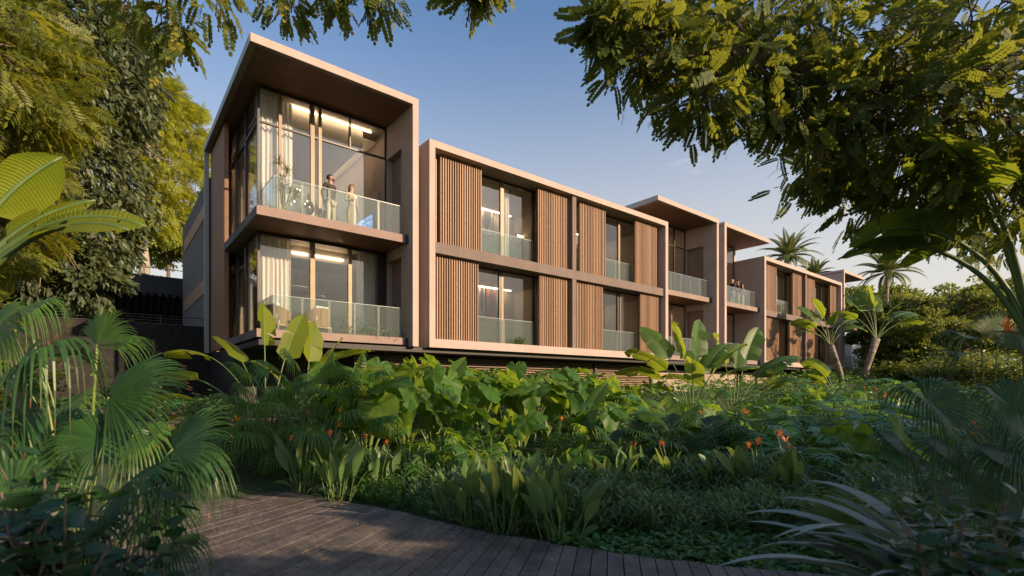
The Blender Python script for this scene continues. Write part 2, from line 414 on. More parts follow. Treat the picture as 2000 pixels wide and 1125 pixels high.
def slat_screen(x0, x1, z0, z1, y, pitch=.096, w=.046, dp=.075, mat='slat'):
    mb = MB(); n = max(2, int(round((x1 - x0) / pitch)))
    p = (x1 - x0 - w) / (n - 1)
    for i in range(n):
        a = x0 + i * p; mb.box(a, a + w, y, y + dp, z0, z1)
    s = bpart('slat_shutter', mb, M[mat], bevel=.004)
    bkp = MB(); bkp.box(x0 + .01, x1 - .01, y + dp + .032, y + dp + .05, z0 + .02, z1 - .02); bpart('strip_light_blocker', bkp, M['slat_back'], s)  # added dark sheet that hides the room light strips behind the slats
    for z in (z0 + .04, z0 + (z1 - z0) * .33, z0 + (z1 - z0) * .66, z1 - .08):
        c = MB(); c.box(x0, x1, y + dp + .002, y + dp + .03, z, z + .05); bpart('carrier_rail', c, M['slat_back'], s)
    return s
def curtain(x0, x1, z0, z1, y, label, axis='x', amp=.045, pitch=.13, seed=0, name='curtain', mat='cloth'):
    rnd = random.Random(seed); L = abs(x1 - x0); n = max(12, int(L / pitch * 10)); mb = MB(); vs = []; fs = []
    ph = 0; rows = 6
    for i in range(n + 1):
        s = i / n
        ph += 2 * PI / 10 * (1 + .35 * math.sin(s * 23 + seed))
        for j in range(rows + 1):
            z = z0 + (z1 - z0) * j / rows
            a = amp * (1.15 - .35 * j / rows) * math.sin(ph + .25 * math.sin(j * .9 + i * .05)) + .25 * amp * math.sin(ph * 2.3 + j * .3)
            c = x0 + (x1 - x0) * s
            vs.append((c - x0, a, z - z0) if axis == 'x' else (a, c - x0, z - z0))
    for i in range(n):
        for j in range(rows):
            k = i * (rows + 1) + j; fs.append((k, k + rows + 1, k + rows + 2, k + 1))
    mb.add(vs, fs); o = mb.build(name, M[mat], smooth=True)
    o.location = (x0, y, z0) if axis == 'x' else (y, x0, z0)
    return tagp(o, label, 'curtain', 'curtains behind the building windows')

def tower(x0, x1, open_left, xi0, xi1, depth_end=22.8, pier=True):
    """x0..x1 canopy extent; xi0..xi1 clear interior between side walls / glass corner"""
    # canopy: fascia rim + slab, wood soffit inset
    mb = MB()
    mb.box(x0, x1, VF, VF + .16, ZS - .0, ZT); mb.box(x0, x1, VF + .16, depth_end, ZS + .06, ZT - .003)
    if open_left: mb.box(x0, x0 + .16, VF + .16, depth_end, ZS, ZS + .058)
    else: mb.box(x1 - .16, x1, VF + .16, depth_end, ZS, ZS + .058)
    cn = bpart('canopy', mb, M['stucco'], bevel=.008)
    # grey metal coping on the open edge
    mb = MB()
    if open_left: mb.box(x0 - .012, x0 - .001, VF + .02, depth_end, ZS + .004, ZT + .006)
    else: mb.box(x1 + .001, x1 + .012, VF + .02, depth_end, ZS + .004, ZT + .006)
    bpart('coping', mb, M['trim'], cn)
    a, b = (x0 + .162, x1 - .002) if open_left else (x0 + .002, x1 - .162)
    mb = MB(); mb.box(a, b, VF + .19, depth_end - .01, ZS + .02, ZS + .057); bpart('soffit', mb, M['wood_soffit'], cn)
    ya = VG
# ------- tower A (nearest)
def tower_walls_pier(px0, px1, inner_sign, niche=True):
    """full height fin between px0 and px1; inner_sign -1: room on the low-x side"""
    z0 = ZB
    if niche:
        ny0, ny1, nz1 = 15.45, VG - .07, 7.95 + E
        mb = MB()
        xin = px0 if inner_sign < 0 else px1
        mb.box(px0, px1, VF, ny0, z0, ZS); mb.box(px0, px1, VG - .07, 22.8, z0, ZS)
        mb.box(px0, px1, ny0, ny1, nz1, ZS); mb.box(px0, px1, ny0, ny1, S2B - .35, S2T); mb.box(px0, px1, ny0, ny1, z0, F1 + .0)
        fin = bpart('pier', mb, M['stucco'])
        b = MB()
        if inner_sign < 0: b.box(px1 + .002, px1 + .06, ny0 - .1, ny1 + .1, z0 + .1, nz1 + .1)
        else: b.box(px0 - .06, px0 - .002, ny0 - .1, ny1 + .1, z0 + .1, nz1 + .1)
        bpart('niche_back', b, M['band'], fin)
    else:
        mb = MB(); mb.box(px0, px1, VF, 22.8, z0, ZS); fin = bpart('pier', mb, M['stucco'], bevel=.008)
    return fin
def slab(x0, x1, z0, z1, name='balcony_slab', conn=None):
    mb = MB(); y0 = 14.99
    mb.box(x0, x1, y0, y0 + .09, z0, z1)                         # upstand front
    mb.box(x0, x1, y0 + .09, VG + .1, z0 + .05, z1 - .21 + .02)  # deck
    mb.box(x0, x0 + .09, y0 + .09, VG - .1, z1 - .19, z1 - .002); mb.box(x0, x0 + .09, y0 + .09, VG - .1, z0, z0 + .048)
    s = bpart(name, mb, M['band'], bevel=.006)
    w = MB(); w.box(x0 + .092, x1 - .002, y0 + .14, VG - .04, z0 + .012, z0 + .048); bpart('soffit', w, M['wood_soffit'], s)
    return s

# tower A
tower(2.95, 7.90, True, 3.55, 7.69)
tower_walls_pier(7.69, 7.90, -1)
slab(3.17, 7.688, S2B, S2T); slab(3.17, 7.688, 1.33 + E, F1)
# slab sides run back along the left glazing
for (z0, z1) in ((S2B, S2T), (1.33 + E, F1)):
    one('side_slab', M['side_wall'], (3.17, 3.60, VG - .098, 22.0, z0, z1))
one('slab_bracket', M['dark'], (7.60, 7.688, 14.93, 14.988, S2B - .02, S2T - .01), (7.60, 7.688, 14.93, 14.988, 1.31 + E, F1 - .01))
tower_l = one('side_pier', M['trim'], (2.95, 3.10, 22.66, 22.8, ZB, ZS))
# timber clad return panel on the left flank (vertical battens)
mb = MB(); mb.box(3.19, 3.30, 19.8, 22.65, ZB + .05, ZS - .002)
cl = bpart('timber_cladding', mb, M['clad'])
mb = MB(); yy = 19.82
while yy < 22.6: mb.box(3.165, 3.188, yy, yy + .045, ZB + .05, ZS - .004); yy += .075
bpart('batten', mb, M['clad'], cl)
# glazing A, front and left flank
gm = lambda px: U(px, VG)
rect_window(3.55, 7.685, FL2 - .02, ZS - .02, VG, mull=[(gm(547), .09, 1), (gm(610), .12, 1), (gm(624.5), .10, 1)], trans=[8.0 + E])
for px in (606, 683): one('mullion', M['bronze'], (gm(px) - .022, gm(px) + .022, VG - .06, VG + .06, 8.03 + E, ZS - .07))
rect_window(3.55, 7.685, FL1 - .02, S2B - .02, VG, mull=[(gm(610), .15, 1), (gm(683), .12, 1)], fw=.06)
one('door_jamb', M['bronze'], (7.35, 7.684, VG - .05, VG + .05, FL1, S2B - .05))
for (z0, z1, tr) in ((FL2 - .02, ZS - .02, [8.0 + E]), (FL1 - .02, S2B - .02, [])):
    rect_window(VG + .04, 22.0, z0, z1, 3.57, mull=[(18.3, .09, 0), (19.8, .09, 0), (21.1, .09, 0)], trans=tr, axis='y')
    one('corner_post', M['bronze'], (3.535, 3.60, VG - .04, VG + .036, z0, z1 + .01))
balustrade(3.62, 7.50, 15.10, F1, .97, 5, ret=3.62, ret_y=VG - .05)
balustrade(3.62, 7.50, 15.10, S2T, .94, 5, ret=3.62, ret_y=VG - .05)
# rooms A
def room(x0, x1, z0, z1, y0, y1, ceil=True, shell_left=True):
    mb = MB()
    mb.box(x0, x1, y1, y1 + .12, z0, z1)                     # back wall
    r = bpart('room_wall', mb, M['wall_in'])
    mb = MB(); mb.box(x0, x1, y0, y1, z0 - .06, z0); bpart('room_floor', mb, M['floor_in'], r)
    if ceil: mb = MB(); mb.box(x0, x1, y0, y1, z1, z1 + .05); bpart('room_ceiling', mb, M['ceil_in'], r)
    return r
room(3.6, 7.688, FL2, ZS - .055, VG + .05, 22.5)
room(3.6, 7.688, FL1, S2B - .06, VG + .05, 22.5)
one('floor_slab', M['side_wall'], (3.61, 7.688, VG + .05, 22.5, S2B + .02, S2T - .28))
# lowered ceiling with a lit bulkhead, upper A
bk = one('ceiling_bulkhead', M['ceil_in'], (3.62, 7.05, 17.15, 17.3, 8.38 + E, ZS - .06), (3.62, 7.0, 17.302, 21.9, 8.38 + E, 8.48 + E), (7.05, 7.6, 17.302, 22.4, 8.78 + E, 8.84 + E))
one('light_strip', M['warm'], (4.6, 7.3, 17.02, 17.06, 8.98 + E, 9.0 + E), parent=bk)
one('light_strip', M['warm'], (7.004, 7.03, 17.4, 21.8, 8.42 + E, 8.45 + E), (3.8, 7.0, 21.93, 21.96, 8.42 + E, 8.45 + E), parent=bk)
pnl = one('wall_panel', M['wall_in'], (7.56, 7.66, 17.1, 20.6, FL2 + .02, 7.0 + E))
bk = one('ceiling_bulkhead', M['ceil_in'], (3.62, 7.5, 17.3, 17.42, 4.20 + E, S2B - .07), (3.62, 7.5, 18.6, 22.4, 4.05 + E, 4.12 + E))
one('light_strip', M['warm'], (4.7, 5.2, 17.26, 17.29, 4.34 + E, 4.37 + E), (5.4, 6.4, 17.26, 17.29, 4.34 + E, 4.37 + E), parent=bk)
# outer rear shell
one('rear_wall', M['side_wall'], (3.08, 3.28, 22.82, 31.2, ZB, BT), (3.29, 50.7, 22.9, 23.1, ZB, BT - .01), (3.3, 50.7, 30.9, 31.1, ZB, BT - .01))
mb = MB()
for z in (6.05, 1.95): mb.box(3.045, 3.078, 22.84, 29.7, z + .55 - .0 + .0, z + 1.25)
mb = MB(); mb.box(3.05, 3.078, 22.85, 30.1, 6.75 + E, 7.33 + E); mb.box(3.05, 3.078, 22.85, 30.1, 3.72 + E, 4.30 + E)
one('block_roof', M['stucco'], (3.3, 50.7, 23.11, 30.89, BT - .2, BT - .02))
wb = bpart('timber_band', mb, M['clad'])

# ------- portal frame blocks B and E
def block(x0, x1, layout, seed, rooms):
    fw = .22
    mb = MB(); D = 1.15
    mb.box(x0, x1, VF, VF + D, 7.94 + E, BT); mb.box(x0, x1, VF, VF + D, ZB, F1)
    mb.box(x0, x0 + fw, VF, VF + D, F1, 7.94 + E); mb.box(x1 - fw, x1, VF, VF + D, F1, 7.94 + E)
    fr = bpart('portal_frame', mb, M['stucco'])
    # side walls, roof and floor behind the frame
    one('side_wall', M['stucco'], (x0, x0 + .2, VF + D, 22.8, ZB, BT - .004), (x1 - .2, x1, VF + D, 22.8, ZB, BT - .004))
    one('block_roof', M['stucco'], (x0 + .2, x1 - .2, VF + D, 22.8, 7.96 + E, BT - .008))
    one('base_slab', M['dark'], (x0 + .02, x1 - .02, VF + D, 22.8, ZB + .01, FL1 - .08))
    xm0, xm1 = layout['post']
    one('middle_band', M['band_dark'], (x0 + fw + .002, x1 - fw - .002, 14.73, 15.75, 4.46 + E, 4.83 + E), bevel=.006)
    one('middle_post', M['band_dark'], (xm0, xm1, 14.732, 15.75, F1 + .002, 4.458 + E), (xm0, xm1, 14.732, 15.75, 4.832 + E, 7.938 + E), bevel=.006)
    rz = {0: (F1 + .01, 4.455 + E), 1: (4.835 + E, 7.935 + E)}
    for (row, a, b, yy) in layout['screens']:
        z0, z1 = rz[row]; slat_screen(a, b, z0, z1, yy)
    for (row, a, b, mulls, gl) in layout['windows']:
        z0, z1 = rz[row]
        rect_window(a, b, z0, z1, 15.45, mull=mulls, fw=.06)
        if gl: balustrade(gl[0], gl[1], 15.22, z0, .98, 2)
    # rooms
    for (row, a, b) in rooms:
        z0, z1 = (FL1, 4.44 + E) if row == 0 else (4.72 + E, 7.93 + E)
        mb = MB(); mb.box(a, b, 18.6, 18.7, z0, z1); mb.box(a, a + .08, 15.76, 18.6, z0, z1); mb.box(b - .08, b, 15.76, 18.6, z0, z1)
        r = bpart('room_wall', mb, M['wall_in'])
        mb = MB(); mb.box(a + .08, b - .08, 15.52, 18.6, z0 - .05, z0); bpart('room_floor', mb, M['floor_in'], r)
        mb = MB(); mb.box(a + .08, b - .08, 15.52, 18.6, z1, z1 + .02); bpart('room_ceiling', mb, M['ceil_in'], r)
        mb = MB(); mb.box(a + .5, b - .5, 18.3, 18.36, z1 - .03, z1 - .005); bpart('light_strip', mb, M['warm'], r)  # strip added to brighten the room behind the windows
VS = 14.95
u_ = lambda px, v=VS: U(px, v)
w_ = lambda px: U(px, 15.45)
B0, B1 = 8.30, 21.83
layB = dict(post=(15.13, 15.36),
    screens=[(1, 8.56, 9.05, 15.06), (1, u_(859.7), u_(940), 14.93), (1, u_(1050.6), 15.10, 14.93), (1, u_(1132), u_(1182), 14.93), (1, u_(1240.7), u_(1282), 14.93), (1, u_(1277), 21.58, 15.06),
             (0, 8.56, u_(933.7), 14.93), (0, u_(1053.5), 15.10, 14.93), (0, 15.40, u_(1176.8), 14.93), (0, u_(1250.3), 21.58, 14.93)],
    windows=[(1, 8.54, 15.10, [(w_(979.5), .16, 1), (w_(1040.5), .10, 0), (w_(1046), .05, 1)], (u_(936), w_(1034))),
             (1, 15.38, 21.6, [(w_(1208), .14, 1), (w_(1240), .10, 0)], (u_(1178), w_(1226))),
             (0, 8.54, 15.10, [(w_(975.5), .10, 0), (w_(980), .10, 1), (w_(1041), .10, 0), (w_(1046), .04, 1)], (u_(930), w_(1034))),
             (0, 15.38, 21.6, [(w_(1206), .12, 0), (w_(1210), .05, 1), (w_(1248), .10, 0)], (u_(1174), w_(1234)))])
block(B0, B1, layB, 1, [(0, 8.52, 15.2), (0, 15.25, 21.6), (1, 8.52, 15.2), (1, 15.25, 21.6)])
E0, E1 = 32.24, 45.60
v_ = lambda px: U(px, VS)
layE = dict(post=(38.78, 39.02),
    screens=[(1, 32.48, v_(1516), 14.93), (1, v_(1548), 38.74, 14.93), (1, 39.06, v_(1591), 14.93), (1, v_(1621), 45.36, 14.93),
             (0, 32.48, v_(1520.5), 14.93), (0, v_(1542), 38.74, 14.93), (0, 39.06, v_(1591), 14.93), (0, v_(1612), 45.36, 14.93)],
    windows=[(1, 32.46, 38.75, [(U(1534, 15.45), .14, 0), (U(1546, 15.45), .1, 1)], (v_(1518), U(1534, 15.45))), (1, 39.05, 45.37, [(U(1603, 15.45), .14, 0), (U(1617, 15.45), .1, 1)], (v_(1592), U(1600, 15.45))),
             (0, 32.46, 38.75, [(U(1535, 15.45), .16, 0)], None), (0, 39.05, 45.37, [(U(1600, 15.45), .16, 0), (U(1606, 15.45), .08, 1)], None)])
block(E0, E1, layE, 2, [(0, 32.46, 38.85), (0, 38.95, 45.38), (1, 32.46, 38.85), (1, 38.95, 45.38)])

# ------- tower C (open left, sits against B), D (against E), F
tower(20.98, 26.69, True, 21.84, 26.49)
tower_walls_pier(26.49, 26.69, -1)
tower(27.33, 33.02, False, 27.56, 32.23)
tower_walls_pier(27.33, 27.56, 1, niche=False)
tower(46.0, 50.9, False, 46.2, 50.3)
tower_walls_pier(46.0, 46.2, 1, niche=False)
for (a, b, pr) in ((21.84, 26.488, 5), (27.562, 32.238, 5), (46.202, 50.6, 4)):
    for (z0, z1) in ((S2B, S2T), (1.33 + E, F1)):
        slab(a, b, z0, z1)
        one('slab_bracket', M['dark'], (b - .16, b - .002, 14.93, 14.988, z0 - .02, z1 - .01))
    for z in (F1, S2T):
        balustrade(a + .04, b - (.16 if a < 40 else .4), 15.10, z, .96, pr)
    g1 = b if a < 40 else 50.2
    rect_window(a, g1, FL2 - .02, ZS - .02, VG, mull=[(a + (g1 - a) * k, .08, 1 if k == .5 else 0) for k in (.25, .5, .76)], trans=[8.0 + E])
    rect_window(a, g1, FL1 - .02, S2B - .02, VG, mull=[(a + (g1 - a) * k, .10, 1) for k in (.36, .7)])
    for (z0, z1) in ((FL2, ZS - .055), (FL1, S2B - .06)):
        r = room(a, g1, z0, z1, VG + .05, 22.5); mb = MB(); mb.box(a + .4, g1 - .4, 18.2, 18.26, z1 - .03, z1 - .005); bpart('light_strip', mb, M['warm'], r)  # ceiling strip added to light the tower rooms, no known lamp
one('side_wall', M['stucco'], (46.001, 46.199, 22.802, 22.88, ZB, ZS))
# walls closing the towers against the sky above blocks
one('party_wall', M['stucco'], (21.64, 21.83, 16.6, 22.8, BT, ZS), (32.24, 32.42, 16.6, 22.8, BT, ZS))
one('party_wall', M['side_wall'], (50.2, 50.35, VG, 22.8, ZB, ZS))
one('tower_back_wall', M['stucco'], (3.2, 7.9, 22.62, 22.78, ZB, ZS), (21.64, 26.69, 22.62, 22.78, BT, ZS), (27.33, 32.4, 22.62, 22.78, BT, ZS), (46.2, 50.2, 22.62, 22.78, ZB, ZS))
# art panel on C glazing wall
one('wall_panel', M['art_pale'], (22.3, 23.2, 17.4, 17.46, 8.1 + E, 8.9 + E))

# ------- undercroft: soffit, posts, louvre screens, plinth
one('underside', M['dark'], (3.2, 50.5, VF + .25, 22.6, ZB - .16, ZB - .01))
zp0 = 1.15
for x in (5.0, 7.2, 12.9, 17.6, 21.9, 26.9, 31.5, 37.0, 45.5):
    one('column', M['dark'], (x, x + .16, 15.7, 15.9, .6, ZB - .16))
pairs = [(6.2, 7.2), (7.36, 12.9), (13.06, 17.6), (17.76, 21.9)]
for a, b in pairs:
    mb = MB(); z = 1.55
    k = 0
    while z < ZB - .25:
        rn = random.Random(k + int(a * 10)); t0 = rn.uniform(-.004, .004)
        mb.box(a + .01, b - .01, 15.78, 15.84, z, z + .042); z += .088; k += 1
    bpart('louvre_screen', mb, M['louvre'])
one('plinth', M['concrete'], (7.0, 45.8, 16.05, 16.25, .4, 1.52), (22.1, 45.8, 16.0, 16.04, .4, 2.4))
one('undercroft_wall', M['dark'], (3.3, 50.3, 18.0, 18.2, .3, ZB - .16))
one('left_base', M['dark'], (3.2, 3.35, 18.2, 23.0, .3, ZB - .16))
# =============================================================== PLANT LIBRARY
M['g_elephant'] = leafmat('elephant_ear_leaf', (.020, .070, .012), (.052, .130, .018), (.42, .60, .04), .40, .48, nscale=5, uvein=True, spec=.28, c3=(.17, .19, .025), vein=.75)
M['g_banana'] = leafmat('banana_leaf', (.028, .080, .012), (.070, .145, .018), (.44, .54, .04), .38, .40, nscale=3, uvein=True, vein=.2, spec=.35)
M['g_glow'] = leafmat('banana_leaf_sunlit', (.10, .15, .010), (.19, .23, .016), (.75, .70, .03), .50, .42, nscale=3, uvein=True, spec=.3, vein=.15)  # banana leaf with the golden backlit glow put into its colour
M['g_treeB'] = leafmat('bright_tree_leaf', (.12, .18, .018), (.25, .28, .026), (.70, .66, .04), .45, .5, c3=(.34, .32, .03))
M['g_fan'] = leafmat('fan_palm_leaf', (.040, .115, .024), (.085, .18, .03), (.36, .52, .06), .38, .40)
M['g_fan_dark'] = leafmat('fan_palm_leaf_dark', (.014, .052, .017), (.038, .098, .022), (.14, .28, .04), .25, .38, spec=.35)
M['g_fern'] = leafmat('fern_leaf', (.035, .10, .024), (.075, .17, .03), (.30, .48, .05), .34, .5)
M['g_lance'] = leafmat('lance_leaf', (.055, .11, .038), (.095, .175, .05), (.40, .50, .10), .32, .38, c3=(.24, .20, .10))
M['g_shrub'] = leafmat('undergrowth_leaf', (.05, .105, .036), (.11, .19, .06), (.26, .36, .08), .28, .45)
M['g_cover'] = leafmat('ground_cover_leaf', (.035, .105, .030), (.08, .19, .045), (.25, .42, .07), .30, .38)
M['g_mon'] = leafmat('split_leaf', (.035, .115, .034), (.075, .19, .045), (.30, .52, .07), .34, .34, nscale=3)
M['g_strap'] = leafmat('grey_strap_leaf', (.17, .21, .18), (.28, .32, .27), (.22, .28, .10), .18, .36)
M['g_dark'] = leafmat('dark_shrub_leaf', (.014, .045, .016), (.03, .075, .022), (.10, .2, .03), .22, .32)
M['g_tree'] = leafmat('tree_leaf', (.035, .065, .012), (.085, .12, .018), (.36, .38, .03), .36, .5, c3=(.17, .16, .02))
M['g_treeY'] = leafmat('yellow_tree_leaf', (.05, .080, .010), (.14, .155, .014), (.55, .50, .03), .40, .5, c3=(.19, .18, .02))
M['g_treeD'] = leafmat('drooping_tree_leaf', (.035, .055, .030), (.070, .095, .045), (.28, .30, .06), .28, .5, c3=(.12, .13, .03))
M['g_over'] = leafmat('overhang_leaf', (.024, .050, .014), (.080, .115, .022), (.42, .46, .05), .36, .60, c3=(.36, .27, .05), spec=.25)  # gold end of the ramp paints sunlit flecks on random leaflets
M['g_far'] = leafmat('far_tree_leaf', (.055, .095, .022), (.12, .16, .035), (.40, .44, .06), .36, .55, c3=(.15, .16, .03))
M['g_palm'] = leafmat('coconut_frond', (.10, .15, .03), (.19, .22, .045), (.35, .36, .05), .3, .45)
M['g_grass'] = leafmat('grass_blade', (.03, .075, .015), (.06, .12, .02), (.25, .35, .05), .3, .6)
M['stem'] = surf('green_stem', (.10, .16, .045), (.07, .12, .035), .5, 8, bump=.05)
M['stem_pale'] = surf('pale_stem', (.17, .23, .06), (.12, .17, .045), .5, 8, bump=.05)
M['bark'] = surf('bark', (.17, .13, .10), (.08, .062, .05), .9, 9, (1, 1, .35), bump=.8, bscale=26, spec=.15)
M['bark_pale'] = surf('pale_bark', (.36, .32, .26), (.20, .175, .14), .85, 7, (1, 1, .35), bump=.6, bscale=24, spec=.15)
M['bark_palm'] = surf('ringed_bark', (.34, .29, .23), (.075, .06, .05), .9, 2.2, (1, 1, 2.5), bump=1.0, bscale=9, spec=.15)
M['orange'] = leafmat('orange_petal', (.62, .16, .02), (.80, .26, .03), (.9, .35, .05), .3, .5)
M['spathe'] = surf('spathe', (.22, .07, .06), (.12, .09, .05), .5, 12, bump=0)
M['tip'] = leafmat('dry_tip', (.30, .12, .05), (.42, .20, .07), (.5, .25, .08), .25, .6)

def cv(r, u, f):            # direction given as right / up / forward of the street view
    return Vector((r * .7783 + f * .6279, -r * .6279 + f * .7783, u)).normalized()
def az_of(r, f): v = cv(r, 0, f); return math.atan2(v.y, v.x)
def arc(base, az, e0, L, droop, n=12, power=1.4, bend=0):
    """curved path: starts at elevation e0 and bends over by droop (radians)"""
    p = Vector(base); out = [p.copy()]
    for i in range(n):
        s = (i + .5) / n; e = e0 - droop * s ** power; a = az + bend * s
        p = p + Vector((math.cos(a) * math.cos(e), math.sin(a) * math.cos(e), math.sin(e))) * (L / n)
        out.append(p.copy())
    return out
def frame(path, i, roll=0):
    a = path[max(0, i - 1)]; b = path[min(len(path) - 1, i + 1)]
    T = (b - a).normalized(); S = T.cross(Vector((0, 0, 1)))
    if S.length < .05: S = T.orthogonal()
    S.normalize(); N = S.cross(T)
    if roll:
        q = Matrix.Rotation(roll, 3, T); S = q @ S; N = q @ N
    return T, S, N

def banana_leaf(lf, st, base, az, e0, Lp, Lb, W, droop, rng, roll=0, split=.22, fold=.35, pr=.022, bend=0, smat=0):
    n = 22; path = arc(base, az, e0, Lp + Lb, droop, n, 1.5, bend)
    k0 = max(2, int(n * Lp / (Lp + Lb)))
    rad = [pr * (1 - .75 * i / n) for i in range(n + 1)]
    st.tube(path, rad, 6, smat)
    rows = n - k0
    for sd in (-1, 1):
        seg = []; segs = []
        for i in range(rows + 1):
            seg.append(i)
            if i not in (0, rows) and rng.random() < split and len(seg) > 2:
                segs.append(seg); seg = [i]
        segs.append(seg)
        for sg in segs:
            if len(sg) < 2: continue
            jf = rng.uniform(-.28, .22); jd = rng.uniform(0, .18); shrink = rng.uniform(.0, .05)
            vs = []; fs = []; uv = []
            for q, i in enumerate(sg):
                s = i / rows; ip = k0 + i
                T, S, N = frame(path, ip, roll)
                w = W * min(1, (s / .10 + .02) ** .5) * min(1, ((1 - s) / .35 + .0004) ** .62)
                off = 0
                if q == 0 and len(segs) > 1: off = shrink
                if q == len(sg) - 1 and len(segs) > 1: off = -shrink
                c = path[ip]
                for col, fr in enumerate((0, .35, .7, 1.0)):
                    f = fold + jf * fr
                    wv = .02 * math.sin(i * 2.1 + col) * fr * W * 4
                    d = S * sd * w * fr * math.cos(f) + N * (w * fr * math.sin(f) + wv * .4) + T * (w * fr * (.25) + off * fr * Lb * .6)
                    d += Vector((0, 0, -1)) * (w * fr * fr * (.25 + jd))
                    vs.append(c + d); uv.append((s * 150 + fr * 16, fr))
            for q in range(len(sg) - 1):
                for col in range(3):
                    a = q * 4 + col; b = a + 4
                    fs.append((a, b, b + 1, a + 1) if sd > 0 else (a, a + 1, b + 1, b))
            lf.add(vs, fs, uv=uv)

HEART = [(0, 1.0), (18, .84), (38, .70), (60, .62), (85, .58), (110, .57), (135, .55), (155, .48), (168, .32), (180, .14)]
def heart_leaf(lf, c, T, N, L, rng, ripple=.05, cup=.12):
    T = T.normalized(); N = (N - T * N.dot(T)).normalized(); S = T.cross(N)
    m = 45; full = []
    for j in range(m):
        deg = -180 + 360 * j / (m - 1); full.append((R(deg), float(np.interp(abs(deg), [q[0] for q in HEART], [q[1] for q in HEART]))))
    rings = (.0, .2, .45, .72, 1.0); vs = []; fs = []; uv = []; ph = rng.uniform(0, 6); ca = rng.uniform(.5, 1.6); tw = rng.uniform(-.25, .25)
    for k, rr in enumerate(rings):
        for j, (a, r) in enumerate(full):
            q = rr * r * L * (1 + .03 * rr * math.sin(j * 2.3 + ph))
            z = -cup * ca * L * (rr * abs(math.sin(a))) ** 1.6 + .10 * L * rr * abs(math.sin(a)) - .20 * L * max(0, math.cos(a)) ** 2 * (rr * r) ** 2.2
            z += ripple * L * rr * rr * math.sin(j * .95 + ph) + tw * L * rr * r * math.sin(a)
            z += .016 * L * rr * math.cos(a * 12)
            vs.append(c + T * math.cos(a) * q + S * math.sin(a) * q + N * z); uv.append((PI / 2 + a * 12, rr))
    for k in range(len(rings) - 1):
        for j in range(m - 1):
            a = k * m + j; b = a + m
            if k == 0: fs.append((a, b, b + 1))
            else: fs.append((a, b, b + 1, a + 1))
    lf.add(vs, fs, uv=uv)
def lobed_leaf(lf, c, T, N, L, rng, lobes=6, cut=.7, wid=.42):
    """deeply lobed leaf: mid blade plus finger lobes on both sides"""
    T = T.normalized(); N = (N - T * N.dot(T)).normalized(); S = T.cross(N)
    def pt(x, y):
        z = -.22 * x * x - .30 * y * y + .05 * math.sin(x * 9)
        return c + (T * x + S * y + N * z) * L
    n = lobes
    for sd in (-1, 1):
        for i in range(n):
            s0 = -.12 + 1.0 * i / n; s1 = -.12 + 1.0 * (i + .82) / n
            prof = wid * (1.15 - .75 * abs((i + .5) / n - .35) * 1.6) * rng.uniform(.9, 1.06)
            sweep = .10 + .30 * i / n
            m = (s0 + s1) / 2; g = (s1 - s0) / 2
            pts = [pt(s0, 0), pt(s1, 0), pt(s0 + sweep * .35, sd * prof * (1 - cut)), pt(s1 + sweep * .35, sd * prof * (1 - cut)),
                   pt(m - g * 1.0 + sweep * .8, sd * prof * .72), pt(m + g * 1.0 + sweep * .8, sd * prof * .72),
                   pt(m - g * .1 + sweep * 1.15, sd * prof)]
            f = [(0, 1, 3, 2), (2, 3, 5, 4), (4, 5, 6)]
            lf.add(pts, f if sd > 0 else [q[::-1] for q in f])
    lf.add([pt(.78, -.03), pt(.78, .03), pt(.9, .07), pt(.9, -.07), pt(1.12, 0)], [(0, 1, 2, 3), (3, 2, 4)])

def fan_leaf(lf, hub, T, N, Rr, rng, nseg=34, spread=2.5, droop=.35, solid=.5, tipm=None, fold=.10, cup=.12):
    T = T.normalized(); N = (N - T * N.dot(T)).normalized(); S = T.cross(N)
    dth = spread / nseg
    for i in range(nseg):
        th = -spread + 2 * spread * (i + .5) / nseg + rng.uniform(-.01, .01)
        Li = Rr * (.74 + .26 * math.cos(th * .55)) * rng.uniform(.94, 1.04)
        jd = droop * rng.uniform(.75, 1.3)
        def pt(r, off, up):
            a = th + off; q = r * Li
            p = hub + (T * math.cos(a) + S * math.sin(a)) * q + N * (up * Rr - cup * Rr * math.sin(th) ** 2 * r)
            dr = jd * Li * max(0, r - .35) ** 2.0 * 1.5
            p.z -= dr
            if r > .6:      # tips bend inward a little as they hang
                p -= (T * math.cos(a) + S * math.sin(a)) * (dr * .35)
            return p
        w = dth * .98; f = fold * dth * 2.4
        rs = [(.03, w), (solid, w), (.68, w * .52), (.84, w * .28)]
        vs = []; fs = []
        for r, ww in rs:
            vs += [pt(r, -ww, 0), pt(r, 0, f * r), pt(r, ww, 0)]
        vs.append(pt(1.0, 0, 0))
        for k in range(3):
            a = k * 3
            fs += [(a, a + 3, a + 4, a + 1), (a + 1, a + 4, a + 5, a + 2)]
        fs += [(9, 12, 10), (10, 12, 11)]
        lf.add(vs, fs)
        if tipm is not None and rng.random() < .8:
            tipm.add([vs[9] * .35 + vs[12] * .65 + N * .0015, vs[11] * .35 + vs[12] * .65 + N * .0015, vs[12] + N * .0015 + (vs[12] - vs[10]) * .08], [(0, 1, 2)])
def blade(lf, path, W, rng, peak=.45, fold=.25, roll=0, n=None, edge=None):
    n = len(path) - 1; vs = []; fs = []
    for i in range(n + 1):
        s = i / n; w = W * (s / peak) ** .75 if s < peak else W * (1 - ((s - peak) / (1 - peak)) ** 2.0) ** .8 if s < 1 else 0
        w = max(w, W * .03)
        T, S, N = frame(path, i, roll)
        vs += [path[i] - S * w * math.cos(fold) + N * w * math.sin(fold), path[i], path[i] + S * w * math.cos(fold) + N * w * math.sin(fold)]
    for i in range(n):
        a = i * 3; fs += [(a, a + 3, a + 4, a + 1), (a + 1, a + 4, a + 5, a + 2)]
    lf.add(vs, fs)
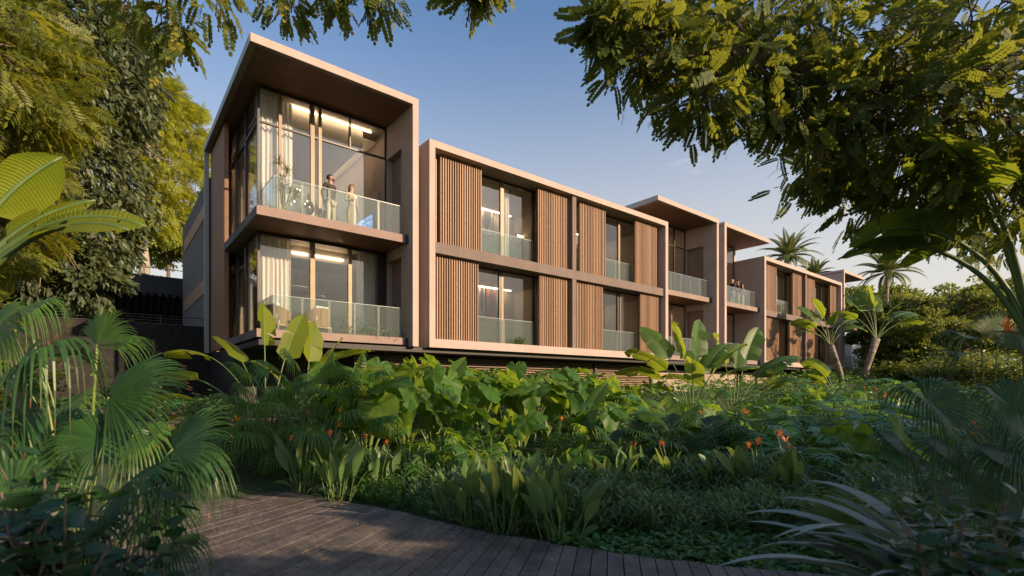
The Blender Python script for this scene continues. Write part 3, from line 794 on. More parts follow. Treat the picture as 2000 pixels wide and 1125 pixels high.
def frond(lf, st, base, az, e0, L, droop, nl, ll, lw, rng, hang=.5, sr=.008, bare=.18, fwd=.5, taper=.55, vee=.35):
    n = 12; path = arc(base, az, e0, L, droop, n, 1.3); st.tube(path, [sr * (1 - .8 * i / n) for i in range(n + 1)], 5)
    for j in range(nl):
        s = bare + (1 - bare) * (j + .5) / nl
        x = s * n; i = min(n - 1, int(x)); fr = x - i; c = path[i].lerp(path[i + 1], fr)
        T, S, N = frame(path, i)
        l = ll * (math.sin(PI * (.12 + .88 * ((s - bare) / (1 - bare)) ** taper))) ** .7
        for sd in (-1, 1):
            d = (S * sd + T * fwd + N * vee * rng.uniform(.6, 1.4)).normalized()
            p1 = c + d * l * .5 + Vector((0, 0, -hang * l * .12)); p2 = c + d * l * .95 + Vector((0, 0, -hang * l * .55))
            b = T.cross(d).cross(d).normalized() * lw * -1
            lf.add([c, p1 - b, p1 + b, p2], [(0, 1, 3), (0, 3, 2)])

def finish(t, parts):
    """parts: (name, MB, material, smooth)"""
    out = []
    for nm, mb, mt, sm in parts:
        if mb.f: out.append(mb.build(nm, mt, t, smooth=sm))
    return out
def strelitzia(name, label, cat, loc, leaves, seed, trunk=None, group=None, leafm='g_banana', flowers=0, petr=.022, split=.24):
    """leaves: (az, e0, petiole, blade, width, droop, roll)"""
    rng = random.Random(seed); t = thing(name, label, cat, loc, group)
    lf, st, tk = MB(), MB(), MB(); hub = Vector((0, 0, 0))
    if trunk:
        pts, rads = trunk; tk.tube([Vector(p) for p in pts], rads, 10)
        rn = random.Random(seed); 
        hub = Vector(pts[-1])
    for k, (az, e0, lp, lb, w, dr, roll) in enumerate(leaves):
        off = Vector((math.cos(az), math.sin(az), 0)) * .03
        banana_leaf(lf, st, hub + off + Vector((0, 0, -.05)), az, e0, lp, lb * 1.12, w * 1.22, dr, rng, roll, pr=petr, split=split)
    finish(t, [('foliage', lf, M[leafm], True), ('petiole', st, M['stem'], True), ('trunk', tk, M['bark_palm'], True)])
    for q in range(flowers):
        fl, sp = flower_mb(rng, .16)
        o = fl.build('flower', M['orange'], t); o.location = hub + Vector((rng.uniform(-.12, .12), rng.uniform(-.12, .12), .02)); o.rotation_euler = (0, 0, rng.uniform(0, 6))
        sp.build('spathe', M['spathe'], o)
    return t
def flower_mb(rng, s):
    """bird of paradise head: beak spathe and upright pointed orange sepals"""
    fl, sp = MB(), MB()
    sp.tube([(-.1 * s, 0, -.1 * s), (.35 * s, 0, .02 * s), (1.1 * s, 0, .10 * s)], [.05 * s, .07 * s, .008 * s], 6)
    for k in range(5):
        a = R(38 + k * 22); w = .055 * s; L = s * rng.uniform(.75, 1.0); y = rng.uniform(-.16, .16) * s; x0 = (.1 + .08 * k) * s
        fl.add([(x0 - w, y, 0), (x0 + w, y, .0), (x0 + math.cos(a) * L * .55 + w * 1.6, y * 2, math.sin(a) * L * .55), (x0 + math.cos(a) * L * .55 - w * 1.6, y * 2.2, math.sin(a) * L * .55 + w),
                (x0 + math.cos(a) * L, y * 3.4, math.sin(a) * L)], [(0, 1, 2, 3), (3, 2, 4)])
    return fl, sp
def bird_clump(label, loc, seed, n=16, h=.75, flowers=3, group='bird of paradise clumps', spread=.42, w=.058, lean=None):
    w *= 1.18
    rng = random.Random(seed); t = thing('bird_of_paradise', label, 'plant', loc, group); lf, st = MB(), MB()
    for k in range(n):
        az = rng.uniform(0, 2 * PI); rr = rng.uniform(0, spread * .45); hh = h * rng.uniform(.6, 1.15)
        base = Vector((math.cos(az) * rr, math.sin(az) * rr, 0)); e0 = R(rng.uniform(66, 88)); 
        az2 = az + rng.uniform(-.5, .5)
        if lean is not None and rng.random() < .5: az2 = lean + rng.uniform(-.6, .6)
        path = arc(base, az2, e0, hh, R(rng.uniform(8, 34)), 14, 1.6)
        k0 = 6; st.tube(path[:k0 + 1], [.008] * (k0 + 1), 5); blade(lf, path[k0:], w * rng.uniform(.8, 1.25), rng, .42, rng.uniform(.15, .5), rng.uniform(-1.3, 1.3))
        if rng.random() < .4: 
            path = arc(base, az2 + 1, R(55), hh * .55, R(60), 10, 1.6); blade(lf, path[3:], w * .7, rng, .5, .3, rng.uniform(-.6, .6)); st.tube(path[:4], [.006] * 4, 4)
    for k in range(flowers):
        az = rng.uniform(0, 2 * PI); path = arc((0, 0, 0), az, R(rng.uniform(74, 86)), h * rng.uniform(.95, 1.2), R(10), 6); 
        fs = MB(); fs.tube(path, [.008] * 7, 5); so = fs.build('flower_stalk', M['stem'], t, smooth=True)
        fl, sp = flower_mb(rng, rng.uniform(.10, .13)); o = fl.build('flower', M['orange'], so); o.location = path[-1]; o.rotation_euler = (0, rng.uniform(-.2, .1), rng.uniform(0, 6))
        q = sp.build('spathe', M['spathe'], so); q.location = o.location; q.rotation_euler = o.rotation_euler
    finish(t, [('foliage', lf, M['g_lance'], True), ('leaf_stalk', st, M['stem'], True)])
    return t
def elephant_ear(label, loc, seed, n=9, h=1.3, L=.55, group='elephant ear plants', face=None, mat='g_elephant', name='elephant_ear'):
    n += 3; L *= .84
    rng = random.Random(seed); t = thing(name, label, 'plant', loc, group); lf, st = MB(), MB()
    for k in range(n):
        az = 2 * PI * k / n + rng.uniform(-.4, .4); hh = h * rng.uniform(.55, 1.05); 
        path = arc((0.04 * math.cos(az), .04 * math.sin(az), 0), az, R(rng.uniform(72, 86)), hh, R(rng.uniform(14, 40)), 8, 1.5)
        st.tube(path, [.018 - .0012 * i for i in range(9)], 6)
        pit = R(rng.uniform(-78, 12)); T = Vector((math.cos(az) * math.cos(pit), math.sin(az) * math.cos(pit), math.sin(pit)))
        N = Vector((-math.cos(az) * math.sin(pit), -math.sin(az) * math.sin(pit), math.cos(pit))) + Vector((rng.uniform(-.5, .5), rng.uniform(-.5, .5), 0))
        heart_leaf(lf, path[-1], T, N, L * rng.uniform(.7, 1.12), rng)
    finish(t, [('foliage', lf, M[mat], True), ('petiole', st, M['stem_pale'], True)]); return t
def split_leaf(label, loc, seed, n=10, h=1.0, L=.6, group='split leaf plants', name='split_leaf_plant', flat=True, mat='g_mon'):
    rng = random.Random(seed); t = thing(name, label, 'plant', loc, group); lf, st = MB(), MB()
    for k in range(n):
        az = 2 * PI * k / n * 2.4 + rng.uniform(-.4, .4); hh = h * rng.uniform(.6, 1.1)
        path = arc((0, 0, 0), az, R(rng.uniform(55, 84)), hh, R(rng.uniform(15, 45)), 8, 1.5); st.tube(path, [.012] * 9, 5)
        pit = R(rng.uniform(-28, 8) if flat else rng.uniform(-75, -25)); T = Vector((math.cos(az) * math.cos(pit), math.sin(az) * math.cos(pit), math.sin(pit)))
        N = Vector((-math.cos(az) * math.sin(pit), -math.sin(az) * math.sin(pit), math.cos(pit)))
        lobed_leaf(lf, path[-1], T, N, L * rng.uniform(.75, 1.1), rng, 7 if flat else 5, .62 if flat else .5)
    finish(t, [('foliage', lf, M[mat], True), ('petiole', st, M['stem'], True)]); return t
def fan_palm(label, loc, seed, n=12, h=1.1, Rr=.45, group='fan palm clumps', mat='g_fan', name='fan_palm', drp=.5):
    rng = random.Random(seed); t = thing(name, label, 'palm', loc, group); lf, st = MB(), MB()
    for k in range(n):
        az = 2 * PI * k * .382 + rng.uniform(-.3, .3); q = k / n; e0 = R(86 - 50 * q + rng.uniform(-6, 6)); hh = h * (1.05 - .35 * q) * rng.uniform(.85, 1.1)
        path = arc((0, 0, 0), az, e0, hh, R(18 + 25 * q), 8, 1.4); st.tube(path, [.011 - .0006 * i for i in range(9)], 5)
        el = R(50 - 75 * q + rng.uniform(-12, 12)); T = Vector((math.cos(az) * math.cos(el), math.sin(az) * math.cos(el), math.sin(el)))
        N = Vector((-math.cos(az) * math.sin(el), -math.sin(az) * math.sin(el), math.cos(el)))
        fan_leaf(lf, path[-1], T, N, Rr * rng.uniform(.85, 1.12), rng, 30, 2.3, drp * rng.uniform(.7, 1.5))
    finish(t, [('foliage', lf, M[mat], False), ('petiole', st, M['stem'], True)]); return t
def fern(label, loc, seed, n=14, L=.6, group='fern clumps', mat='g_fern', name='fern', ll=.09, lw=.011, nl=26, e=(40, 80)):
    rng = random.Random(seed); t = thing(name, label, 'fern', loc, group); lf, st = MB(), MB()
    for k in range(n):
        az = 2 * PI * k * .382 + rng.uniform(-.3, .3)
        frond(lf, st, (0, 0, 0), az, R(rng.uniform(*e)), L * rng.uniform(.7, 1.1), R(rng.uniform(40, 85)), nl, ll, lw, rng, .3, .005, .12, .35)
    finish(t, [('foliage', lf, M[mat], False), ('frond_stalk', st, M['stem'], True)]); return t

# ---- templates and scattering
def frames_np(D, rng, upj=.6, up=(0, 0, 1)):
    D = D / np.linalg.norm(D, axis=1)[:, None]; N = np.tile(np.array(up, float), (len(D), 1)) + rng.normal(0, upj, (len(D), 3))
    N = N - D * np.sum(N * D, 1)[:, None]; N /= np.linalg.norm(N, axis=1)[:, None] + 1e-9
    S = np.cross(N, D); return np.stack([D, S, N], axis=2)
LEAF_V = [(0, 0, 0), (.28, .19, .05), (.62, .20, .03), (1, 0, -.10), (.62, -.20, .03), (.28, -.19, .05), (.45, 0, -.01)]
LEAF_F = [(0, 1, 6), (1, 2, 6), (2, 3, 6), (3, 4, 6), (4, 5, 6), (5, 0, 6)]
DIA_V = [(0, 0, 0), (.45, .24, .06), (1, 0, -.08), (.45, -.24, .06)]
DIA_F = [(0, 1, 2), (0, 2, 3)]
def sprig_template(pairs=6, L=1.0, ll=.30, w=.085, droop=.25, tip=True, round_=True, seed=0):
    rng = random.Random(seed); V = []; F = []
    def leaf(c, d, l, ww):
        d = d.normalized(); s = d.cross(Vector((0, 0, 1))).normalized(); n = len(V)
        if round_:
            V.extend([tuple(c), tuple(c + d * l * .35 + s * ww), tuple(c + d * l * .85 + s * ww * .85), tuple(c + d * l), tuple(c + d * l * .85 - s * ww * .85), tuple(c + d * l * .35 - s * ww)])
            F.extend([(n, n + 1, n + 2), (n, n + 2, n + 3), (n, n + 3, n + 4), (n, n + 4, n + 5)])
        else:
            V.extend([tuple(c), tuple(c + d * l * .45 + s * ww), tuple(c + d * l + Vector((0, 0, -.1 * l))), tuple(c + d * l * .45 - s * ww)])
            F.extend([(n, n + 1, n + 2), (n, n + 2, n + 3)])
    for i in range(pairs):
        s = .12 + .85 * i / pairs; c = Vector((s * L, 0, -droop * s * s * L))
        l = ll * (1 - .35 * abs(2 * s - 1)) * rng.uniform(.9, 1.1)
        for sd in (-1, 1): leaf(c, Vector((.45 + .3 * s, sd, rng.uniform(-.15, .1))), l, w)
    c = Vector((L, 0, -droop * L))
    if tip: leaf(c - Vector((.04, 0, 0)), Vector((1, 0, -.2)), ll * .8, w)
    n = len(V); V.extend([(0, -.006, 0), (0, .006, 0), (L, .004, -droop * L), (L, -.004, -droop * L)]); F.extend([(n, n + 1, n + 2), (n, n + 2, n + 3)])
    return np.array(V), np.array(F)
def limb_path(a, b, rng, sag=.12, n=6, jit=.05):
    a, b = Vector(a), Vector(b); L = (b - a).length; out = []
    for i in range(n + 1):
        s = i / n; p = a.lerp(b, s); p.z += sag * L * math.sin(PI * s)
        if 0 < i < n: p += Vector((rng.uniform(-1, 1), rng.uniform(-1, 1), rng.uniform(-1, 1))) * jit * L
        out.append(p)
    return out
def tree(name, label, cat, base, trunk_pts, trunk_r, clumps, seed, leaf='g_tree', size=.22, per=600, templ='sprig', group=None, bark='bark', gravity=.3, subs=14, spread=.30, flatz=1.0, twigs=True, tmpl=None, limb_r=.35, upj=.6):
    """clumps: (x,y,z,r) local to base. trunk_pts local. Limbs run from the trunk to every clump."""
    rng = random.Random(seed); nr = np.random.default_rng(seed)
    t = thing(name, label, cat, base, group); tk = MB(); nm = NM()
    tp = [Vector(p) for p in trunk_pts]
    tk.tube(tp, [trunk_r * (1 - .5 * i / (len(tp) - 1)) for i in range(len(tp))], 9)
    if tmpl is None: tmpl = {'sprig': sprig_template(6), 'leaf': (np.array(LEAF_V), np.array(LEAF_F)), 'dia': (np.array(DIA_V), np.array(DIA_F))}[templ]
    for ci, (x, y, z, r) in enumerate(clumps):
        c = Vector((x, y, z))
        near = min(range(len(tp)), key=lambda i: (tp[i] - c).length + (0 if i >= len(tp) // 2 else 2.0)); a = tp[near]
        lp = limb_path(a, c, rng, .10); r0 = trunk_r * limb_r * (.6 + .4 * r)
        tk.tube(lp, [max(.012, r0 * (1 - .8 * i / 6)) for i in range(7)], 6, caps=False)
        S = nr.normal(size=(subs, 3)); S /= np.linalg.norm(S, axis=1)[:, None]; S *= (r * nr.uniform(.25, 1.0, subs) ** .5)[:, None]; S[:, 2] *= flatz
        for s in S:
            if twigs: 
                k = rng.randint(3, 6); tk.tube(limb_path(lp[k], c + Vector(s), rng, .06, 4), [max(.006, r0 * .22 * (1 - .2 * i)) for i in range(5)], 4, caps=False)
        n = int(per); pick = nr.integers(0, subs, n)
        off = nr.normal(size=(n, 3)); off *= np.minimum(1, 1.25 / (np.linalg.norm(off, axis=1)[:, None] + 1e-6)); off *= spread * r * 1.1; off[:, 2] *= .75 * flatz
        pos = np.array([x, y, z]) + S[pick] + off
        D = S[pick] + off * 1.3; D = D / (np.linalg.norm(D, axis=1)[:, None] + 1e-6) + nr.normal(0, .55, (n, 3)); D[:, 2] -= gravity
        Fm = frames_np(D, nr, upj); sz = size * nr.uniform(.65, 1.25, n)
        nm.add(tmpl[0], tmpl[1], pos, Fm * sz[:, None, None])
    tk.build('trunk', M[bark], t, smooth=True); nm.build('crown', M[leaf], t)
    return t
# =============================================================== GROUND
def soilmat():
    m, nt, nd, lk, b = newmat('garden_soil')
    t = nd.new('ShaderNodeTexCoord'); n = nd.new('ShaderNodeTexNoise'); n.inputs['Scale'].default_value = 1.1; n.inputs['Detail'].default_value = 10
    lk.new(t.outputs['Object'], n.inputs['Vector'])
    r = ramp(nd, [(.3, (.018, .028, .010)), (.55, (.028, .055, .014)), (.75, (.045, .05, .02))]); lk.new(n.outputs['Fac'], r.inputs[0]); lk.new(r.outputs[0], b.inputs['Base Color'])
    b.inputs['Roughness'].default_value = .95
    n2 = nd.new('ShaderNodeTexNoise'); n2.inputs['Scale'].default_value = 30; lk.new(t.outputs['Object'], n2.inputs['Vector'])
    bp = nd.new('ShaderNodeBump'); bp.inputs['Strength'].default_value = .8; bp.inputs['Distance'].default_value = .05; lk.new(n2.outputs['Fac'], bp.inputs['Height']); lk.new(bp.outputs[0], b.inputs['Normal'])
    return m
M['soil'] = soilmat()
def axis_vals(lo, hi, dense_lo, dense_hi, step, big):
    v = []; x = lo
    while x < hi:
        v.append(x); x += step if dense_lo <= x < dense_hi else big
    v.append(hi); return v
xs = axis_vals(-400, 600, -14, 60, .8, 22); ys = axis_vals(-400, 500, -12, 24, .8, 22)
V = [(x, y, ground_z(x, y) if abs(x) < 90 and abs(y) < 60 else ground_z(max(-90, min(90, x)), max(-60, min(60, y)))) for y in ys for x in xs]
nx = len(xs); F = [(j * nx + i, j * nx + i + 1, (j + 1) * nx + i + 1, (j + 1) * nx + i) for j in range(len(ys) - 1) for i in range(nx - 1)]
go = bpy.data.objects.new('ground', mesh_from('ground', V, F, True, None, [M['soil']])); COL.objects.link(go); tagp(go, kind='structure')

# ---- boardwalk: fanning planks with gaps
def deckmat():
    m, nt, nd, lk, b = newmat('weathered_deck')
    g = nd.new('ShaderNodeNewGeometry'); t = nd.new('ShaderNodeTexCoord')
    mp = nd.new('ShaderNodeMapping'); mp.inputs['Scale'].default_value = (16, 3.0, 3); mp.inputs['Rotation'].default_value = (0, 0, R(20)); lk.new(t.outputs['Object'], mp.inputs['Vector'])
    # shift the grain from board to board
    ad = nd.new('ShaderNodeVectorMath'); ad.operation = 'ADD'; cx = nd.new('ShaderNodeCombineXYZ'); ml = nd.new('ShaderNodeMath'); ml.operation = 'MULTIPLY'; ml.inputs[1].default_value = 37
    lk.new(g.outputs['Random Per Island'], ml.inputs[0]); lk.new(ml.outputs[0], cx.inputs['X']); lk.new(ml.outputs[0], cx.inputs['Y']); lk.new(mp.outputs[0], ad.inputs[0]); lk.new(cx.outputs[0], ad.inputs[1])
    n = nd.new('ShaderNodeTexNoise'); n.inputs['Scale'].default_value = 2.2; n.inputs['Detail'].default_value = 9; n.inputs['Roughness'].default_value = .65; n.inputs['Distortion'].default_value = .5; lk.new(ad.outputs[0], n.inputs['Vector'])
    r = ramp(nd, [(.28, (.080, .068, .060)), (.5, (.145, .125, .11)), (.74, (.25, .225, .205))]); lk.new(n.outputs['Fac'], r.inputs[0])
    n3 = nd.new('ShaderNodeTexNoise'); n3.inputs['Scale'].default_value = 3.5; n3.inputs['Detail'].default_value = 5; lk.new(t.outputs['Object'], n3.inputs['Vector'])
    r3 = ramp(nd, [(.35, (.62, .62, .62)), (.7, (1.12, 1.1, 1.08))]); lk.new(n3.outputs['Fac'], r3.inputs[0])
    r2 = ramp(nd, [(0, (.72, .72, .74)), (1, (1.15, 1.1, 1.05))]); lk.new(g.outputs['Random Per Island'], r2.inputs[0])
    mx1 = nd.new('ShaderNodeMix'); mx1.data_type = 'RGBA'; mx1.blend_type = 'MULTIPLY'; mx1.inputs[0].default_value = 1; lk.new(r.outputs[0], mx1.inputs[6]); lk.new(r2.outputs[0], mx1.inputs[7])
    mx2 = nd.new('ShaderNodeMix'); mx2.data_type = 'RGBA'; mx2.blend_type = 'MULTIPLY'; mx2.inputs[0].default_value = 1; lk.new(mx1.outputs[2], mx2.inputs[6]); lk.new(r3.outputs[0], mx2.inputs[7])
    lk.new(mx2.outputs[2], b.inputs['Base Color']); b.inputs['Roughness'].default_value = .62; b.inputs['Specular IOR Level'].default_value = .35
    bp = nd.new('ShaderNodeBump'); bp.inputs['Strength'].default_value = .45; bp.inputs['Distance'].default_value = .01; lk.new(n.outputs['Fac'], bp.inputs['Height']); lk.new(bp.outputs[0], b.inputs['Normal'])
    return m
M['deck'] = deckmat()
# far edge of the walk, as measured on the ground (column, forward distance)
edge_pts = [(-420, 22), (60, 15.5), (330, 11.6), (480, 8.84), (600, 7.17), (740, 6.42), (850, 5.80), (960, 5.30), (1060, 5.02), (1200, 4.68), (1400, 4.36), (1640, 4.12), (1900, 3.95), (2200, 3.8), (2600, 3.5)]
EP = [P(px, d, z=0) for px, d in edge_pts]
# camera-frame distances along right axis are used for the fan angle
def catmull(pts, n):
    out = []
    for i in range(len(pts) - 1):
        p0 = pts[max(0, i - 1)]; p1 = pts[i]; p2 = pts[i + 1]; p3 = pts[min(len(pts) - 1, i + 2)]
        for k in range(n):
            t = k / n; out.append(.5 * ((2 * p1) + (-p0 + p2) * t + (2 * p0 - 5 * p1 + 4 * p2 - p3) * t * t + (-p0 + 3 * p1 - 3 * p2 + p3) * t ** 3))
    out.append(pts[-1]); return out
EC = catmull(EP, 12)
def plank_dir(r):          # r: metres right of the camera axis at the edge
    a = R(11 + 15 * sstep(1.2, -4.5, r) + 10 * sstep(-4, -14, r) - 3 * sstep(1.5, 6, r)); return cv(math.sin(a), 0, math.cos(a))
def rightof(p): return p.x * .7783 - p.y * .6279
mb = MB(); rnd = random.Random(4); acc = 0; marks = [EC[0]]
for i in range(len(EC) - 1):
    a, b = EC[i], EC[i + 1]; L = (b - a).length; d = plank_dir(rightof(a)); side = Vector((d.y, -d.x, 0)); eff = abs((b - a).normalized().dot(side)); s = 0
    pos = 0
    while True:
        need = (.139 - acc) / max(.2, eff)
        if pos + need > L: acc += (L - pos) * eff; break
        pos += need; acc = 0; marks.append(a.lerp(b, pos / L))
for i in range(len(marks) - 1):
    a, b = marks[i], marks[i + 1]; da, db = plank_dir(rightof(a)), plank_dir(rightof(b))
    la = 9.0; dirn = (b - a).normalized(); g = .0045
    sa = dirn * (g / max(.3, abs(dirn.dot(Vector((da.y, -da.x, 0))))))
    cuts = [0]; c = rnd.uniform(.9, 3.6)
    while c < la: cuts.append(c); c += rnd.uniform(2.6, 3.8)
    cuts.append(la)
    # convergence of the fan: near ends get as narrow as geometry wants
    for k in range(len(cuts) - 1):
        c0, c1 = cuts[k] + .002, cuts[k + 1] - .002; z = -.001 + rnd.uniform(-.0022, .0022); jg = rnd.uniform(-.03, .012) if k == 0 else 0; c0 -= jg
        q = [a + sa - da * c0, b - sa - db * c0, b - sa - db * c1, a + sa - da * c1]
        mb.add([(p.x, p.y, z) for p in q] + [(p.x, p.y, z - .035) for p in q], [(0, 3, 2, 1), (4, 5, 6, 7), (0, 1, 5, 4), (1, 2, 6, 5), (2, 3, 7, 6), (3, 0, 4, 7)])
dk = mb.build('boardwalk', M['deck']); tagp(dk, kind='structure')
bv = dk.modifiers.new('bevel', 'BEVEL'); bv.width = .003; bv.segments = 1
mb = MB(); 
und = [(p.x - plank_dir(rightof(p)).x * .03, p.y - plank_dir(rightof(p)).y * .03) for p in EC]; bk_ = [(p.x - plank_dir(rightof(p)).x * 8.9, p.y - plank_dir(rightof(p)).y * 8.9) for p in EC]
vs = [(x, y, -.052) for x, y in und] + [(x, y, -.052) for x, y in bk_]; n = len(und)
mb.add(vs, [(i, i + 1, n + i + 1, n + i) for i in range(n - 1)]); o = mb.build('boardwalk_underlay', M['dark']); tagp(o, kind='structure')

# screw heads, two per board end row near the edge, and a few dry leaves
sm_ = MB(); M['screw'] = surf('screw_steel', (.05, .045, .04), (.04, .035, .03), .4, 5, bump=0, metal=.7)
for i in range(len(marks) - 1):
    a, b = marks[i], marks[i + 1]; da = plank_dir(rightof(a))
    for c0 in (.10, .70, 1.3, 1.9, 2.5, 3.1):
        for f in (.25, .75):
            p = a.lerp(b, f) - da * (c0 + .008 * (i % 3)); sm_.lathe([(.0045, .0005), (.0042, .0022)], 6, (p.x, p.y, .0012))
o = sm_.build('deck_screws', M['screw']); tagp(o, kind='stuff')
M['dry'] = surf('dry_leaf', (.20, .11, .05), (.12, .065, .03), .8, 30, bump=.3)
rl_ = random.Random(8)
for k, (px, d, lb) in enumerate([(538, 7.3, 'curled brown leaf lying on the boards near the flowering clumps'), (700, 5.6, 'small dry leaf on the boards left of the centre'), (860, 5.0, 'dry leaf on the boards just below the planted edge'), (1010, 4.55, 'dry leaf in the middle of the boardwalk, lower centre'), (620, 5.2, 'dry leaf on the boards beside the left palm fingers'), (1180, 4.35, 'small dry leaf at the lower right boards')]):
    p = P(px, d, z=.006); mb = MB(); L = rl_.uniform(.05, .09); a = rl_.uniform(0, 6); path = [Vector((math.cos(a) * L * s, math.sin(a) * L * s, .012 * math.sin(PI * s) + .004)) for s in (0, .2, .4, .6, .8, 1)]
    blade(mb, path, L * .28, rl_, .45, .5); o = mb.build('fallen_leaf', M['dry'], smooth=True); o.location = p; tagp(o, lb, 'leaf', 'dry leaves on the boardwalk')

# ---- raised path at the far left, retaining walls, parking deck
def wallthing(name, label, mat, boxes, cat='wall', base=None):
    mb = MB()
    for b in boxes: mb.box(*b)
    x0, y0, z0 = min(b[0] for b in boxes), min(b[2] for b in boxes), min(b[4] for b in boxes)
    o = mb.build(name, mat, shift=(x0, y0, z0)); o.location = (x0, y0, z0); return tagp(o, label, cat)
M['basalt'] = surf('dark_stone', (.036, .033, .030), (.018, .017, .016), .9, 6, bump=.9, bscale=16, spec=.2)
M['basalt2'] = surf('dark_concrete', (.05, .05, .05), (.036, .036, .037), .9, 1.5, bump=.3, bscale=40, spec=.2)
M['terra'] = surf('stone_paving', (.34, .24, .15), (.26, .18, .11), .8, 4, bump=.3)
wallthing('retaining_wall', 'dark stone retaining wall running left from the building corner under the steel railing', M['basalt'], [(-42, 3.34, 23.0, 23.4, -.4, 2.31 + E)])
tr = MB(); tr.box(-42, 3.0, 12.0, 22.95, -.5, .80); o = tr.build('terrace', M['terra'], shift=(-42, 12.0, -.5)); o.location = (-42, 12.0, -.5); tagp(o, kind='structure')
# railing
rl = thing('steel_railing', 'thin steel three wire railing on top of the dark stone wall', 'railing', (-30, 23.2, 2.31 + E))
mb = MB(); mb.tube([(0, 0, .34), (33, 0, .34)], .016, 6)
mb.build('handrail', M['steel'], rl, smooth=True)
for z in (.24, .14, .04): mb = MB(); mb.tube([(0, 0, z), (33, 0, z)], .006, 5); mb.build('wire', M['steel'], rl)
for i in range(25): mb = MB(); mb.tube([(.3 + i * 1.36, 0, 0), (.3 + i * 1.36, 0, .33)], .010, 6); mb.build('baluster', M['steel'], rl)
# parking deck behind
pk = thing('parking_deck', 'dark concrete parking deck with ribbed sloping underside behind the railing', 'building', (-45, 31.3, 1.6))
mb = MB(); mb.box(0, 54, 0.7, 1.0, 3.2 + E, 4.12 + E); mb.build('parapet', M['basalt2'], pk)
mb = MB()
for i in range(168):
    x = i * .32; mb.add([(x, .72, 3.2 + E), (x + .2, .72, 3.2 + E), (x + .2, 2.6, 2.15 + E), (x, 2.6, 2.15 + E), (x, .72, 3.08 + E), (x + .2, .72, 3.08 + E), (x + .2, 2.6, 2.05 + E), (x, 2.6, 2.05 + E)], [(0, 1, 2, 3), (4, 7, 6, 5), (0, 4, 5, 1), (1, 5, 6, 2), (2, 6, 7, 3), (3, 7, 4, 0)])
mb.build('ribbed_underside', M['basalt2'], pk)
mb = MB(); mb.box(0, 54, 4.2, 4.4, .0, 3.1 + E); mb.build('rear_wall', M['dark'], pk)
mb = MB(); mb.box(0, 54, 1.0, 9.0, 3.2 + E, 3.7 + E); mb.build('deck_slab', M['basalt2'], pk)
mb = MB(); mb.tube([(0, .9, 4.55 + E), (54, .9, 4.55 + E)], .02, 6)
for i in range(24): mb.tube([(i * 2 + .5, .9, 4.12 + E), (i * 2 + .5, .9, 4.55 + E)], .015, 5)
mb.build('rail', M['steel'], pk)
mb = MB(); mb.box(44.6, 46.0, 1.4, 1.7, 3.71 + E, 4.75 + E); mb.build('low_wall', M['concrete'], pk)
# higher ground behind the parking deck
V = []; F = []
hx = list(range(-160, 5, 6)); hy = [34, 38, 44, 52, 64, 80, 110, 160]
for y in hy:
    for x in hx: V.append((x, y, 5.2 + E + (y - 34) * .09 + .5 * math.sin(x * .2 + y * .13)))
F = [(j * len(hx) + i, j * len(hx) + i + 1, (j + 1) * len(hx) + i + 1, (j + 1) * len(hx) + i) for j in range(len(hy) - 1) for i in range(len(hx) - 1)]
o = bpy.data.objects.new('hill', mesh_from('hill', V, F, True, None, [M['soil']])); COL.objects.link(o); tagp(o, kind='structure')

# =============================================================== GARDEN PLANTS
def G(px, d):
    p = P(px, d, z=0); p.z = ground_z(p.x, p.y) - .01; return p
ORD = ['leftmost', 'second from the left', 'third from the left', 'fourth from the left', 'fifth from the left', 'sixth from the left', 'seventh from the left', 'eighth from the left', 'ninth from the left', 'tenth from the left', 'eleventh from the left', 'twelfth from the left', 'thirteenth from the left', 'fourteenth from the left']
az_left = az_of(-1, 0); az_right = az_of(1, 0); az_fwd = az_of(0, 1); az_back = az_of(0, -1)
def cz(deg): return az_right + R(deg)    # 0 = picture right, 90 = away, 180 = left
# giant white bird of paradise at the corner of the near balcony
strelitzia('banana_like_plant', 'big paddle leaved strelitzia arching left in front of the near tower corner', 'plant', G(520, 9.2),
    [(cz(165), R(78), 2.35, .95, .20, R(100), .2), (cz(178), R(68), 1.95, .95, .21, R(96), -.3), (cz(190), R(58), 1.5, 1.1, .22, R(95), .2), (cz(172), R(50), 1.35, .95, .20, R(88), .1),
     (cz(120), R(84), 2.1, .85, .20, R(20), .9), (cz(60), R(84), 1.9, .85, .19, R(25), 1.2), (cz(20), R(80), 2.0, .9, .20, R(85), -.2), (cz(5), R(68), 1.7, .8, .19, R(95), .2), (cz(200), R(42), 1.2, .9, .2, R(85), 0), (cz(150), R(82), 2.0, .9, .2, R(70), .4)], 11, leafm='g_glow')
strelitzia('banana_like_plant', 'smaller paddle leaved strelitzia between the corner strelitzia and the louvre screen', 'plant', G(595, 9.8),
    [(cz(150), R(74), 1.7, .8, .19, R(70), .5), (cz(30), R(78), 1.75, .8, .19, R(90), .2), (cz(70), R(84), 1.8, .75, .19, R(50), -.6), (cz(340), R(64), 1.5, .7, .18, R(80), .3), (cz(100), R(85), 1.9, .8, .2, R(30), 1.1), (cz(10), R(70), 1.6, .8, .19, R(85), -.4)], 12, leafm='g_glow')
